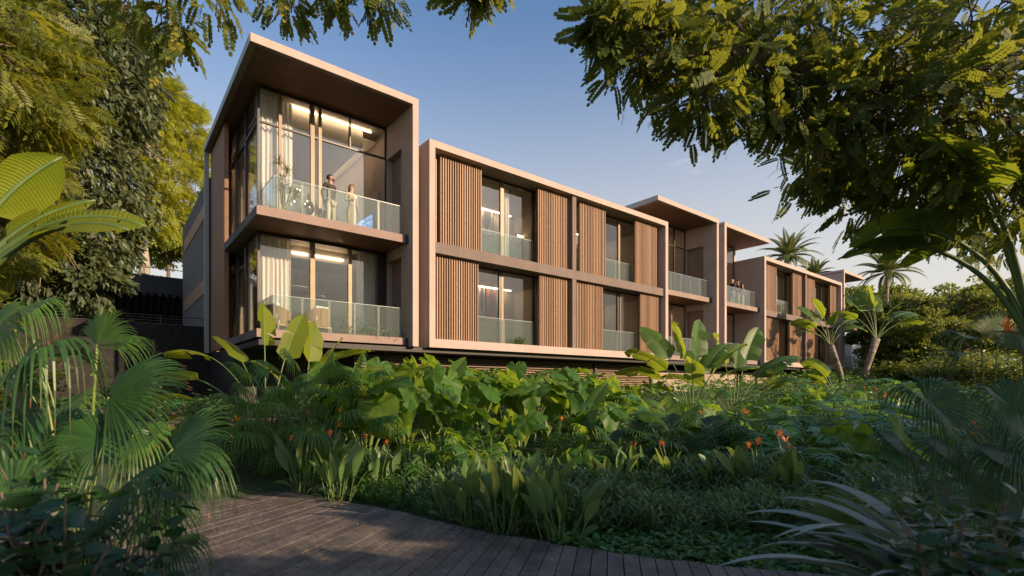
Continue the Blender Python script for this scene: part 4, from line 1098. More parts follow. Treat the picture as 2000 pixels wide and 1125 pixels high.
# pair in front of tower C/D
strelitzia('banana_like_plant', 'tall strelitzia with upright torn paddle leaves in front of the middle balconies', 'plant', G(1352, 17.5),
    [(cz(165), R(70), 1.9, 1.5, .34, R(95), .3), (cz(150), R(80), 2.4, 1.4, .34, R(45), -.8), (cz(60), R(83), 2.5, 1.4, .36, R(35), .9), (cz(10), R(68), 1.9, 1.4, .31, R(80), -.2), (cz(200), R(62), 1.5, 1.4, .31, R(100), .1),
     (cz(300), R(74), 1.9, 1.4, .33, R(60), .5), (cz(110), R(85), 2.3, 1.4, .33, R(30), 1.2), (cz(175), R(78), 2.1, 1.4, .33, R(80), .6), (cz(35), R(76), 2.2, 1.4, .33, R(60), .3), (cz(250), R(78), 1.6, 1.2, .31, R(70), -.5)], 13, split=.3)
strelitzia('banana_like_plant', 'wide strelitzia with leaves reaching right below the balcony with three people', 'plant', G(1432, 19),
    [(cz(20), R(64), 2.1, 1.6, .36, R(70), .2), (cz(5), R(50), 1.8, 1.5, .33, R(60), -.3), (cz(60), R(74), 2.2, 1.5, .33, R(50), .8), (cz(170), R(60), 1.7, 1.6, .34, R(80), .4), (cz(150), R(76), 2.0, 1.4, .33, R(60), -.5), (cz(320), R(60), 1.7, 1.4, .33, R(80), .2), (cz(35), R(76), 2.5, 1.4, .34, R(30), .9), (cz(0), R(72), 2.2, 1.4, .33, R(75), .5), (cz(100), R(84), 2.2, 1.4, .33, R(40), 1.0)], 14, split=.3)
# trunked ones at the right end
strelitzia('traveller_tree', 'left one of the two trunked strelitzias before the far end of the building', 'tree', G(1645, 32),
    [(cz(175), R(64), 1.5, 1.5, .40, R(85), .3), (cz(160), R(76), 1.8, 1.4, .40, R(55), -.5), (cz(120), R(84), 2.0, 1.3, .38, R(35), .9), (cz(20), R(72), 1.7, 1.3, .38, R(90), .2), (cz(185), R(48), 1.4, 1.3, .36, R(80), 0), (cz(0), R(60), 1.4, 1.3, .36, R(100), .3), (cz(250), R(70), 1.5, 1.2, .36, R(60), .5)],
    15, trunk=([(0, 0, -.1), tuple(cv(-.3, 0, 0) * .15 + Vector((0, 0, .8))), tuple(cv(-1, 0, 0) * .75 + Vector((0, 0, 2.5)))], [.17, .16, .20]), flowers=2, petr=.04)
strelitzia('traveller_tree', 'right one of the two trunked strelitzias, standing clear of the building', 'tree', G(1690, 34),
    [(cz(170), R(62), 2.0, 1.5, .42, R(75), .2), (cz(150), R(76), 2.2, 1.4, .42, R(40), -.7), (cz(95), R(86), 2.3, 1.5, .44, R(20), 1.2), (cz(60), R(80), 2.2, 1.4, .42, R(40), .6), (cz(10), R(58), 2.0, 1.7, .46, R(70), .3), (cz(0), R(46), 1.9, 1.5, .42, R(70), -.2), (cz(280), R(70), 1.8, 1.3, .4, R(60), .4), (cz(130), R(82), 2.1, 1.4, .40, R(25), -1.0)],
    16, trunk=([(0, 0, -.1), tuple(cv(.3, 0, 0) * .1 + Vector((0, 0, 1.0))), tuple(cv(1, 0, 0) * .75 + Vector((0, 0, 3.0)))], [.19, .17, .24]), flowers=2, petr=.04)
strelitzia('banana_like_plant', 'short strelitzia with big leaves leaning left beside the two trunked ones', 'plant', G(1632, 27),
    [(cz(165), R(72), 1.2, 1.3, .38, R(60), .5), (cz(175), R(60), 1.0, 1.3, .38, R(80), .2), (cz(140), R(80), 1.3, 1.2, .36, R(60), -.6)], 17, petr=.035)
# foreground left: giant leaves entering the frame
strelitzia('banana_like_plant', 'close strelitzia whose long petioles lift glowing paddle leaves into the left edge', 'plant', P(-150, 3.15, z=0),
    [(cz(4), R(71), 1.08, .58, .135, R(94), .75), (cz(-6), R(62), 1.06, .56, .09, R(82), .6), (cz(20), R(77), .88, .50, .115, R(60), .8), (cz(25), R(84), 1.0, .50, .14, R(45), -.7), (cz(-30), R(80), .9, .6, .22, R(60), .8)], 18, petr=.034,
    trunk=([(0, 0, -.1), (.02, 0, .9), (.03, 0, 1.78)], [.10, .09, .07]), leafm='g_glow')
# foreground right: traveller's palm
strelitzia('traveller_tree', 'dark trunked strelitzia at the right edge with leaves bending left under the branches', 'tree', G(2040, 4.3),
    [(cz(168), R(66), 1.05, .75, .22, R(98), .2), (cz(176), R(72), 1.1, .80, .20, R(108), .5), (cz(150), R(84), 1.3, .8, .24, R(45), .9), (cz(200), R(76), 1.3, .8, .22, R(70), -.4), (cz(30), R(74), 1.1, .8, .2, R(80), 0)],
    19, trunk=([(0, 0, 0), tuple(cv(-.1, 0, 0) * .03 + Vector((0, 0, 1.0))), tuple(cv(-.4, 0, 0) * .10 + Vector((0, 0, 2.05)))], [.10, .085, .075]), flowers=2, petr=.030, leafm='g_banana')

# elephant ears along the building foot
ee = [(715, 8.9, 15, 1.75, .66), (790, 9.6, 14, 1.55, .55), (845, 10.6, 10, 1.65, .62), (905, 9.8, 9, 1.05, .50), (935, 11.6, 11, 1.7, .64), (985, 12.2, 11, 1.6, .60), (1040, 12.4, 11, 1.75, .62), (1085, 13.0, 10, 1.6, .6), (1130, 13.4, 10, 1.4, .55), (660, 10.4, 9, 1.6, .58), (1015, 10.6, 8, .95, .48)]
lab = ['largest elephant ear, two big dark heart leaves below the near balcony', 'elephant ear just right of the largest one, leaves lit yellow green', 'elephant ear with an upright pointed leaf before the louvre screen', 'low elephant ear tucked in front of the louvre screen', 'elephant ear at the foot of the left slatted shutters',
       'elephant ear under the left window of the framed block', 'bright elephant ear with flat leaves catching the sun, mid garden', 'elephant ear before the first undercroft column', 'last elephant ear of the row, towards the fan palms', 'elephant ear hidden behind the small strelitzia', 'low dark elephant ear in front of the sunlit row']
for k, (px, d, n, h, L) in enumerate(ee): elephant_ear(lab[k], G(px, d), 30 + k, n, h, L)
elephant_ear('lone elephant ear with one huge pale leaf beside the right fan palms', G(1690, 8.3), 52, 5, 1.05, .75)
elephant_ear('upright narrow elephant ear with wavy leaves in the middle of the garden', G(1135, 8.4), 53, 6, .62, .40)
elephant_ear('elephant ear beyond the split leaf plants, at the foot of the middle strelitzias', G(1475, 15.5), 54, 9, 1.15, .5)
elephant_ear('elephant ear in the sun below the right framed block', G(1560, 17.5), 55, 9, 1.2, .5)

for k, (px, d, n, h, L, lb) in enumerate([(770, 12.2, 10, 1.75, .6, 'elephant ear reaching up the louvre screen right of the near tower'), (875, 13.0, 10, 1.7, .6, 'elephant ear against the louvre screen behind the pointed leaf one'), (1000, 14.0, 10, 1.75, .6, 'elephant ear against the louvre screen at the first undercroft post'), (1090, 14.6, 10, 1.6, .6, 'elephant ear against the louvre screen between two posts'), (1160, 14.8, 9, 1.5, .55, 'elephant ear against the louvre screen at the second post')]): elephant_ear(lb, G(px, d), 240 + k, n, h, L)
strelitzia('banana_like_plant', 'upright paddle leaved plant standing out of the elephant ears before the framed block', 'plant', G(838, 11.0),
    [(cz(150), R(84), 1.2, .75, .16, R(20), 1.0), (cz(30), R(80), 1.3, .75, .16, R(35), .9), (cz(70), R(76), 1.0, .7, .16, R(60), .2), (cz(190), R(70), .9, .7, .15, R(70), -.3)], 20, split=.1)
strelitzia('banana_like_plant', 'low paddle leaved plant at the right end of the bright elephant ear row', 'plant', G(1125, 12.2),
    [(cz(160), R(82), 1.0, .7, .16, R(30), .9), (cz(20), R(78), 1.1, .7, .16, R(40), .8), (cz(80), R(74), .9, .7, .15, R(60), .2), (cz(250), R(66), .8, .6, .15, R(70), -.3)], 21, split=.1)
for k, (px, d, h, L, lb) in enumerate([(1500, 17, 1.2, .7, 'split leaf plant at the left of the far sunlit bed'), (1545, 21, 1.3, .8, 'split leaf plant in the far bed below the far framed block'), (1590, 17.5, 1.2, .7, 'split leaf plant in the far bed before the short strelitzia'), (1655, 20, 1.2, .8, 'split leaf plant in the far bed by the left trunked strelitzia'), (1700, 17, 1.2, .7, 'split leaf plant in the far bed by the right trunked strelitzia'), (1745, 16, 1.2, .7, 'split leaf plant at the right of the far bed'), (1790, 21, 1.5, .8, 'split leaf plant before the hedge on the right'), (1720, 26, 1.4, .9, 'farthest split leaf plant, near the white villa')]): split_leaf(lb, G(px, d), 260 + k, 15, h, L)
for k, (px, d, L, lb) in enumerate([(1520, 14.5, 1.1, 'tall fern behind the largest split leaf plant'), (1610, 15.5, 1.1, 'tall fern in the far bed, centre'), (1680, 18.5, 1.2, 'tall fern between the trunked strelitzias and the flat spread'), (1770, 18.5, 1.3, 'tall fern at the right end of the far bed')]): fern(lb, G(px, d), 280 + k, 16, L, 'ferns in the far bed', 'g_fan', 'fern', .2, .02, 20)
# lobed philodendrons in the shade row
pl = [(800, 7.9, .8, .36, 'lobed leaf plant at the left end of the shaded row'), (850, 8.4, .95, .40, 'lobed leaf plant below the yellow green elephant ears'), (905, 8.1, .8, .36, 'lobed leaf plant with drooping grey green leaves, mid row'), (960, 8.9, .85, .38, 'lobed leaf plant beside the dark ferns'), (1110, 10.2, .85, .36, 'lobed leaf plant behind the upright narrow elephant ear')]
for k, (px, d, h, L, lb) in enumerate(pl): split_leaf(lb, G(px, d), 60 + k, 13, h, L, 'lobed leaf plants in the shade', 'lobed_leaf_plant', False, 'g_elephant')
# monstera spreads
ms = [(1470, 9.5, 1.05, .62, 'split leaf plant at the left of the flat glossy spread'), (1540, 9.0, 1.0, .62, 'split leaf plant with broad flat leaves in the centre of the spread'), (1600, 10.2, 1.1, .60, 'split leaf plant at the back of the flat glossy spread'), (1660, 10.8, 1.1, .62, 'split leaf plant at the right of the flat glossy spread'), (1590, 7.6, .75, .5, 'blue green split leaf plant hanging low in the shade'),
      (1420, 12.0, .95, .5, 'split leaf plant behind the dark fan palm'), (1230, 12.5, 1.1, .45, 'split leaf plant between elephant ears and fan palm'), (1530, 13.5, 1.15, .6, 'sunlit split leaf plant near the building plinth'), (1640, 15.0, 1.1, .6, 'split leaf plant under the short strelitzia')]
for k, (px, d, h, L, lb) in enumerate(ms): split_leaf(lb, G(px, d), 70 + k, 14, h, L)

more = [(1165, 12.6, 1.15, .55, 'split leaf plant right of the last elephant ear'), (1200, 14.0, 1.2, .6, 'split leaf plant before the second undercroft post'), (1255, 11.2, .95, .55, 'split leaf plant left of the yellow green fan palm'), (1330, 11.8, 1.0, .6, 'split leaf plant just behind the dark fan palm clump'), (1400, 10.8, 1.0, .65, 'split leaf plant at the right shoulder of the dark fan palm'), (1500, 11.5, 1.15, .75, 'largest flat split leaf plant, silvery in the sky light'), (1560, 11.8, 1.15, .72, 'split leaf plant with wide overlapping leaves right of the largest'), (1620, 12.8, 1.2, .72, 'split leaf plant lit yellow green at its rim'), (1700, 13.5, 1.15, .7, 'split leaf plant in front of the trunked strelitzia feet'), (1750, 10.5, 1.0, .65, 'split leaf plant partly behind the right fan palm'), (1455, 8.4, .8, .55, 'split leaf plant at the front of the spread, left side'), (1640, 8.8, .9, .62, 'split leaf plant whose fingers hang over the broad ferns')]
for k, (px, d, h, L, lb) in enumerate(more): split_leaf(lb, G(px, d), 170 + k, 16, h, L)
for k, (px, d, n, h, L, lb) in enumerate([(1175, 11.2, 9, 1.15, .5, 'elephant ear in the dip between the bright row and the dark fan palm'), (1225, 15.2, 10, 1.3, .6, 'elephant ear close to the louvre screen, right of the second post'), (1600, 19, 10, 1.4, .6, 'elephant ear under the short strelitzia near the plinth'), (1375, 13.2, 9, 1.2, .5, 'elephant ear at the left foot of the tall middle strelitzia')]): elephant_ear(lb, G(px, d), 190 + k, n, h, L)
# fan palms in the middle distance
fan_palm('feathery fan palm clump left of the big elephant ear, beneath the near balcony', G(590, 8.2), 80, 20, 1.75, .50, drp=.7)
fan_palm('fan palm with narrow fingers at the left of the bird of paradise clumps', G(535, 8.4), 81, 16, 1.35, .44, drp=.8)
fan_palm('fan palm standing between the corner strelitzia and the big elephant ear', G(650, 8.7), 82, 18, 1.85, .46, drp=.7)
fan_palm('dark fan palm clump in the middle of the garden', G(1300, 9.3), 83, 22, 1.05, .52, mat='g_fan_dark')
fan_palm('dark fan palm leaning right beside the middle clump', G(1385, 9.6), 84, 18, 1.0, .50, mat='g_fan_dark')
fan_palm('yellow green fan palm in the sun behind the dark clump', G(1290, 13.0), 85, 12, 1.25, .50)
fan_palm('small fan palm at the foot of the tall middle strelitzia', G(1400, 15), 86, 10, 1.2, .45)
fan_palm('dark fan palm in the shade between the two middle clumps and the ferns', G(1215, 9.0), 87, 14, .8, .42, mat='g_fan_dark')

# ferns
fr_ = [(1000, 8.4, .62, 'dark fern left of centre beside the lobed leaves'), (1045, 8.0, .62, 'dark fern in the centre of the garden'), (1075, 9.2, .7, 'pale fern rising behind the centre fern'), (965, 7.9, .5, 'low fern at the left of the centre ferns'), (1210, 10.6, .7, 'fern before the yellow green fan palm'), (1480, 7.0, .6, 'fern below the right flowers'), (1180, 8.2, .5, 'short fern right of the narrow elephant ear')]
for k, (px, d, L, lb) in enumerate(fr_): fern(lb, G(px, d), 90 + k, 16, L)
big = [(1700, 6.0, .9, 'broad leafleted fern at the right in deep shade'), (1610, 6.4, .75, 'fern with a pale upright frond below the right flowers'), (1780, 6.6, .9, 'tall dark fern under the right fan palms'), (1555, 7.1, .7, 'fern spreading left of the pale frond')]
for k, (px, d, L, lb) in enumerate(big): fern(lb, G(px, d), 100 + k, 13, L, 'broad ferns on the right', 'g_fan_dark', 'broad_fern', .13, .020, 18, (50, 84))
ar = [(1632, 4.95, .80, 'feather palm seedling clump near the boardwalk on the right'), (1560, 5.7, .6, 'small feather palm left of the right clump'), (1735, 5.2, .7, 'feather palm clump behind the grey strap leaves'), (1480, 6.1, .5, 'low feather palm at the edge of the undergrowth')]
for k, (px, d, L, lb) in enumerate(ar): fern(lb, G(px, d), 110 + k, 16, L, 'small feather palms', 'g_shrub', 'feather_palm', .24, .012, 17, (52, 86))

# bird of paradise clumps
bp_ = [(510, 8.0, 14, .85, 3, 'flowering bird of paradise at the bend of the boardwalk, leftmost'), (590, 7.3, 18, .9, 3, 'flowering bird of paradise beside the boardwalk below the fan palms'), (665, 6.9, 18, .85, 2, 'bird of paradise with leaves leaning right beside the deck edge'), (740, 7.4, 12, .8, 1, 'thin bird of paradise with one orange flower on a tall stalk'), (640, 7.9, 14, .95, 3, 'bird of paradise behind the deck edge clumps, below the big elephant ear')]
for k, (px, d, n, h, fl, lb) in enumerate(bp_): bird_clump(lb, G(px, d), 120 + k, n, h, fl)
c_ = [(930, 5.75, 20, .82, 'left part of the tall lance leaf group by the deck'), (985, 5.5, 22, .86, 'dense lance leaf clump in the centre foreground'), (1045, 5.55, 22, .84, 'centre right lance leaf clump with tan leaf tips'), (1100, 5.15, 18, .78, 'lance leaf clump overhanging the boards at right'), (885, 6.0, 12, .6, 'thin leaning lance leaf clump left of the group')]
for k, (px, d, n, h, lb) in enumerate(c_): bird_clump(lb, G(px, d), 130 + k, n, h, 0, 'lance leaf clumps in the centre foreground', .5, .062)
f_ = [(1480, 7.0, 13, .75, 4, 'bird of paradise with orange heads right of centre'), (1545, 6.9, 14, .78, 4, 'bird of paradise with the brightest orange heads, before the split leaves'), (1250, 8.4, 12, .62, 1, 'bird of paradise left of the two lone orange heads'), (1310, 7.9, 12, .62, 2, 'bird of paradise below the dark fan palm with a low orange head'), (1130, 7.6, 12, .6, 0, 'flowerless bird of paradise below the narrow elephant ear'), (1190, 8.0, 12, .62, 0, 'flowerless bird of paradise in the middle of the undergrowth'), (1410, 7.4, 12, .62, 0, 'flowerless bird of paradise right of the dark palm'),
      (1385, 14.0, 10, .8, 4, 'far bird of paradise below the tall middle strelitzia'), (1445, 14.5, 10, .8, 4, 'far bird of paradise right of the middle strelitzia'), (1700, 22, 12, 1.0, 5, 'far bird of paradise at the feet of the trunked strelitzias'), (1745, 20, 12, .9, 5, 'farthest right bird of paradise with orange specks'), (1080, 11.0, 10, .8, 2, 'bird of paradise in front of the bright flat elephant ear'), (1840, 11, 12, .9, 5, 'bird of paradise glimpsed between the right fan palms'), (1930, 9, 12, .8, 5, 'bird of paradise behind the nearest right fan palm')]
for k, (px, d, n, h, fl, lb) in enumerate(f_): bird_clump(lb, G(px, d), 140 + k, n, h, fl)

# ---- undergrowth: nobody could count it
nr = np.random.default_rng(5)
def scatter(n, pxr, dr, clear=None):
    px = nr.uniform(*pxr, n); d = np.sqrt(nr.uniform(dr[0] ** 2, dr[1] ** 2, n)); t = (px - 1000) / 981
    x = t * d * .7783 + d * .6279; y = -t * d * .6279 + d * .7783
    return x, y
EX = np.array([[p.x, p.y] for p in EC])
ex_r = EX[:, 0] * .7783 - EX[:, 1] * .6279; ex_f = EX[:, 0] * .6279 + EX[:, 1] * .7783; o_ = np.argsort(ex_r)
def off_deck(x, y, m=.05):
    r = x * .7783 - y * .6279; f = x * .6279 + y * .7783
    return f > np.interp(r, ex_r[o_], ex_f[o_]) + m
gz = np.vectorize(ground_z)
def undergrowth(name, label_kind, n, pxr, dr, h, mat, kind, seed, margin=.1, lo=.5):
    x, y = scatter(n, pxr, dr); k = off_deck(x, y, margin); x, y = x[k], y[k]; n = len(x); z = gz(x, y)
    nm = NM()
    if kind == 'sprig':      # upright stems with narrow leaves up them
        V = []; F = []
        for j in range(13):
            a = j * 2.4; s = .25 + .75 * j / 13; l = .36 * (1.25 - .55 * s); el = .5 + .5 * s
            c = Vector((s, 0, 0)); d = Vector((el * .8, math.cos(a), math.sin(a))).normalized(); sd = d.cross(Vector((1, 0, .01))).normalized() * .046
            b = len(V); V += [tuple(c), tuple(c + d * l * .5 + sd), tuple(c + d * l), tuple(c + d * l * .5 - sd)]; F += [(b, b + 1, b + 2), (b, b + 2, b + 3)]
        b = len(V); V += [(0, -.008, 0), (0, .008, 0), (1, 0, 0)]; F += [(b, b + 1, b + 2)]
        D = np.stack([nr.normal(0, .30, n), nr.normal(0, .30, n), np.ones(n)], 1); Fm = frames_np(D, nr, 1.0, (1, 0, 0)); 
        clumpf = .75 + .35 * np.sin(x * 2.1 + 1.7 * np.sin(y * 1.3)) * np.sin(y * 1.9 + .5); sz = h * nr.uniform(lo, 1.15, n) * clumpf
        nm.add(V, F, np.stack([x, y, z], 1), Fm * sz[:, None, None])
    elif kind == 'leafy':   # low cushions of overlapping leaves
        hh = h * nr.uniform(.25, 1, n) * (.7 + .4 * np.sin(x * 3.1) * np.sin(y * 2.7))
        a = nr.uniform(0, 2 * PI, n); D = np.stack([np.cos(a), np.sin(a), nr.uniform(-.25, .75, n)], 1); Fm = frames_np(D, nr, .35)
        nm.add(LEAF_V, LEAF_F, np.stack([x, y, z + hh], 1), Fm * (lo * nr.uniform(.6, 1.3, n))[:, None, None])
    elif kind == 'grass':
        V = [(0, -.03, 0), (0, .03, 0), (.6, .02, 0), (.6, -.02, 0), (1, 0, -.15)]; F = [(0, 1, 2), (0, 2, 3), (3, 2, 4)]
        D = np.stack([nr.normal(0, .55, n), nr.normal(0, .55, n), np.ones(n)], 1); Fm = frames_np(D, nr, 1, (1, 0, 0))
        nm.add(V, F, np.stack([x, y, z], 1), Fm * (h * nr.uniform(.5, 1.2, n))[:, None, None])
    o = nm.build(name, M[mat]); tagp(o, kind='stuff'); return o
undergrowth('undergrowth', '', 4000, (800, 1760), (5.3, 8.8), .47, 'g_shrub', 'sprig', 1, .35)
undergrowth('low_fern_cover', '', 2600, (640, 1010), (5.9, 8.6), .26, 'g_fern', 'sprig', 2, .25)
undergrowth('ground_cover', '', 7500, (1090, 1900), (4.0, 6.2), .13, 'g_cover', 'leafy', 3, .02, .10)
undergrowth('ground_cover', '', 16000, (380, 2100), (6.5, 20), .30, 'g_cover', 'leafy', 4, .1, .13)
undergrowth('ground_cover', '', 16000, (1100, 2300), (14, 46), .8, 'g_mon', 'leafy', 4, .1, .30)
undergrowth('ground_cover', '', 9000, (-420, 480), (9.5, 17), .35, 'g_cover', 'leafy', 4, .1, .15)
undergrowth('grass', '', 30000, (300, 1800), (4.2, 11), .10, 'g_grass', 'grass', 5, .0)
# =============================================================== NEAR PLANTS
def near_fan(name, label, base, leaves, seed, mat='g_fan', group=None, st='stem_pale'):
    """leaves: (px, py, d, R, (r,u,f) direction, droop, spread, facing (r,u,f))"""
    rng = random.Random(seed); t = thing(name, label, 'palm', base, group); lf, sm, tp = MB(), MB(), MB(); B = Vector(base)
    for (px, py, d, Rr, dr, drp, spr, nrm) in leaves:
        hub = P(px, d, py) - B; T = cv(*dr)
        c = Vector((hub.x * .25, hub.y * .25, hub.z * .62)); pts = []
        for i in range(9):
            s = i / 8; pts.append(Vector((0, 0, 0)) * (1 - s) ** 2 + c * 2 * s * (1 - s) + hub * s * s)
        sm.tube(pts, [.010 - .0006 * i for i in range(9)], 6)
        fan_leaf(lf, hub, T, cv(*nrm), Rr, rng, 36, spr, drp, .48, tp, .12, .15)
    lf.build('foliage', M[mat], t); sm.build('petiole', M[st], t, smooth=True); tp.build('dry_tips', M['tip'], t)
    return t
near_fan('fan_palm', 'big fan palm in the left foreground with fingered leaves hanging over the boardwalk', G(150, 2.9), [
    (74, 700, 2.9, .56, (.55, .25, -.35), 1.25, 1.9, (.1, .8, -.5)),
    (212, 775, 3.0, .58, (.85, .42, .05), .35, 1.7, (-.35, .55, -.75)),
    (337, 877, 2.7, .45, (.75, .45, -.05), .35, 1.9, (-.4, .5, -.75)),
    (352, 885, 2.75, .42, (.75, -.15, -.2), 1.3, 1.5, (.35, .85, -.3)),
    (20, 770, 2.8, .52, (.3, .35, -.1), .5, 2.1, (-.2, .5, -.8)),
    (250, 940, 2.5, .40, (.4, .1, -.2), .9, 2.1, (0, .8, -.6)),
    (330, 1062, 2.6, .30, (.9, .05, -.1), 1.0, 1.7, (.1, .9, -.3)),
    (120, 870, 3.3, .5, (-.3, .5, .1), .6, 2.2, (.1, .6, -.8)),
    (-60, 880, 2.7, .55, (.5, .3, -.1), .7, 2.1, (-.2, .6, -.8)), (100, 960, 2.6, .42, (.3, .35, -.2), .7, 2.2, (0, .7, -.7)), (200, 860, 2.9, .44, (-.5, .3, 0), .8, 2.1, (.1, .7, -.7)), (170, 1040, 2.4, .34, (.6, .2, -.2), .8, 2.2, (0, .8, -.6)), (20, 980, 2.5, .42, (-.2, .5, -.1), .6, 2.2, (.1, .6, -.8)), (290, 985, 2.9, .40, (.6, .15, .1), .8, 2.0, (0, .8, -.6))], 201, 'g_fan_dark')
near_fan('fan_palm', 'sunlit fan palm with one bright upright leaf behind the big left foreground palm', G(170, 3.9), [
    (189, 673, 3.7, .44, (.15, .95, .1), .45, 1.2, (-.3, .1, -.95)),
    (192, 676, 3.75, .48, (.95, .25, .1), .7, .6, (-.1, .8, -.5)),
    (38, 602, 4.0, .52, (.75, .30, .1), .95, 1.1, (-.1, .85, -.5)),
    (-10, 640, 4.1, .5, (.4, .4, 0), .6, 2.0, (0, .6, -.8)),
    (120, 800, 4.0, .5, (.5, .2, -.1), .8, 2.1, (0, .7, -.7)),
    (30, 850, 3.8, .5, (.5, -.1, -.2), .9, 2.0, (0, .8, -.6)),
    (260, 850, 3.9, .45, (.7, .1, 0), .9, 2.0, (0, .8, -.6))], 202, 'g_fan')
near_fan('fan_palm', 'grey green fan palm spreading left in front of the round tree on the right', G(1830, 4.6), [
    (1815, 782, 4.3, .55, (-.55, .15, -.35), .9, 2.0, (.1, .75, -.65)),
    (1812, 785, 4.4, .58, (.75, .25, -.1), .45, 1.3, (-.2, .6, -.75)),
    (1870, 880, 4.2, .50, (-.7, .05, -.2), .8, 1.9, (.1, .8, -.6)),
    (1760, 860, 4.6, .40, (-.5, .1, -.1), .9, 2.0, (.1, .8, -.6)),
    (1900, 950, 4.4, .42, (.3, .1, -.1), .9, 2.2, (0, .8, -.6))], 203, 'g_fan_dark')
near_fan('fan_palm', 'tall fan palm at the right edge with thin leaves held up under the traveller tree', G(1935, 4.9), [
    (1948, 672, 4.9, .50, (-.2, .85, 0), .3, .75, (.1, .2, -.95)),
    (1948, 675, 4.9, .50, (.8, .45, 0), .3, .8, (-.2, .4, -.9)),
    (1915, 662, 5.0, .62, (-.9, .25, -.1), 1.0, .45, (.1, .9, -.4)),
    (1895, 690, 5.0, .55, (-.9, .08, -.1), .9, .5, (.1, .9, -.4)),
    (1985, 802, 3.7, .52, (-.75, .30, -.2), .75, 1.7, (.2, .6, -.75)),
    (1978, 806, 3.7, .50, (.3, .4, -.1), .6, 1.3, (-.2, .6, -.75)),
    (1985, 890, 3.9, .5, (-.7, 0, -.1), 1.0, 1.9, (0, .85, -.5)),
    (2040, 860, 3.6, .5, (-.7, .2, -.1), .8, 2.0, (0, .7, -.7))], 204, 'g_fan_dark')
# grey strap plant, lower right
def strap_plant(label, base, seed, n, L, W, azs, mat='g_strap', e=(28, 74)):
    rng = random.Random(seed); t = thing('strap_leaf_plant', label, 'plant', base); lf = MB()
    for k in range(n):
        az = rng.uniform(*azs); l = L * rng.uniform(.7, 1.1)
        path = arc((0, 0, .0), az, R(rng.uniform(*e)), l, R(rng.uniform(55, 120)), 16, 1.3)
        blade(lf, path, W * rng.uniform(.8, 1.2), rng, .35, .45, rng.uniform(-.25, .25))
    lf.build('foliage', M[mat], t, smooth=True); return t
b = P(1900, 2.5, z=.05)
strap_plant('pale grey plant with long arching strap leaves in the lower right foreground', b, 211, 22, 1.45, .062, (cz(110), cz(245)), e=(52, 86))
strap_plant('smaller grey strap leaf plant leaning right at the lower right edge', P(1985, 2.3, z=.05), 212, 10, 1.35, .05, (cz(-40), cz(150)), e=(66, 86))
strap_plant('green strap leaf plant glimpsed under the left foreground palm', P(250, 2.5, z=.02), 213, 12, .75, .034, (cz(-50), cz(100)), 'g_dark', (35, 75))
def shrub(label, base, seed, n, rad, h, leaf, mat='g_dark', name='dark_shrub', cat='shrub', templ=LEAF_V, stems=14, up=.35):
    rng = random.Random(seed); r_ = np.random.default_rng(seed); t = thing(name, label, cat, base); st = MB(); nm = NM()
    tips = []
    for k in range(stems):
        a = rng.uniform(0, 2 * PI); q = rad * rng.uniform(.2, 1); e = Vector((math.cos(a) * q, math.sin(a) * q, h * rng.uniform(.55, 1.0)))
        lp = limb_path((0, 0, 0), e, rng, .08, 6, .04); st.tube(lp, [.010 - .001 * i for i in range(7)], 5); tips.append(lp)
    per = n // stems; pos = []; D = []
    for lp in tips:
        for j in range(per):
            s = rng.uniform(.3, 1.0) * 6; i = min(5, int(s)); p = lp[i].lerp(lp[i + 1], s - i); a = rng.uniform(0, 2 * PI)
            pos.append(p + Vector((rng.gauss(0, .05), rng.gauss(0, .05), rng.gauss(0, .05))) * rad * 2.5); D.append((math.cos(a), math.sin(a), rng.uniform(-.4, up)))
    nm.add(templ, LEAF_F, np.array([tuple(p) for p in pos]), frames_np(np.array(D), r_, .5) * (leaf * r_.uniform(.6, 1.2, len(pos)))[:, None, None])
    st.build('stem', M['bark'], t, smooth=True); nm.build('foliage', M[mat], t, smooth=True); return t
FAT = [(0, 0, 0), (.28, .27, .06), (.68, .28, .04), (1, 0, -.08), (.68, -.28, .04), (.28, -.27, .06), (.45, 0, -.01)]
shrub('dark round leaved shrub filling the lower left corner', P(90, 1.9, z=0), 221, 1300, .50, 1.22, .10, templ=FAT, stems=34)
shrub('low dark shrub at the bottom under the left fan palm', P(235, 2.0, z=0), 222, 520, .32, .8, .09, templ=FAT)
shrub('dark glossy shrub filling the lower right corner', P(1935, 1.9, z=0), 223, 1100, .42, 1.10, .09, templ=FAT, stems=34)
shrub('dark shrub between the grey strap leaves and the right fan palm', P(1850, 2.7, z=0), 224, 420, .32, 1.02, .095, templ=FAT)
shrub('leafy bush at the left end of the retaining wall', G(40, 9.0), 225, 900, .9, 1.5, .16, 'g_tree', 'bush', 'bush')
shrub('dark bush at the bend of the boardwalk behind the left palms', G(300, 10.5), 226, 900, .9, 1.0, .15, 'g_shrub', 'bush', 'bush')
shrub('dark bush between the corner strelitzia and the boardwalk', G(440, 9.8), 227, 700, .7, .8, .12, 'g_shrub', 'bush', 'bush')

# =============================================================== TREES
rt = random.Random(77)
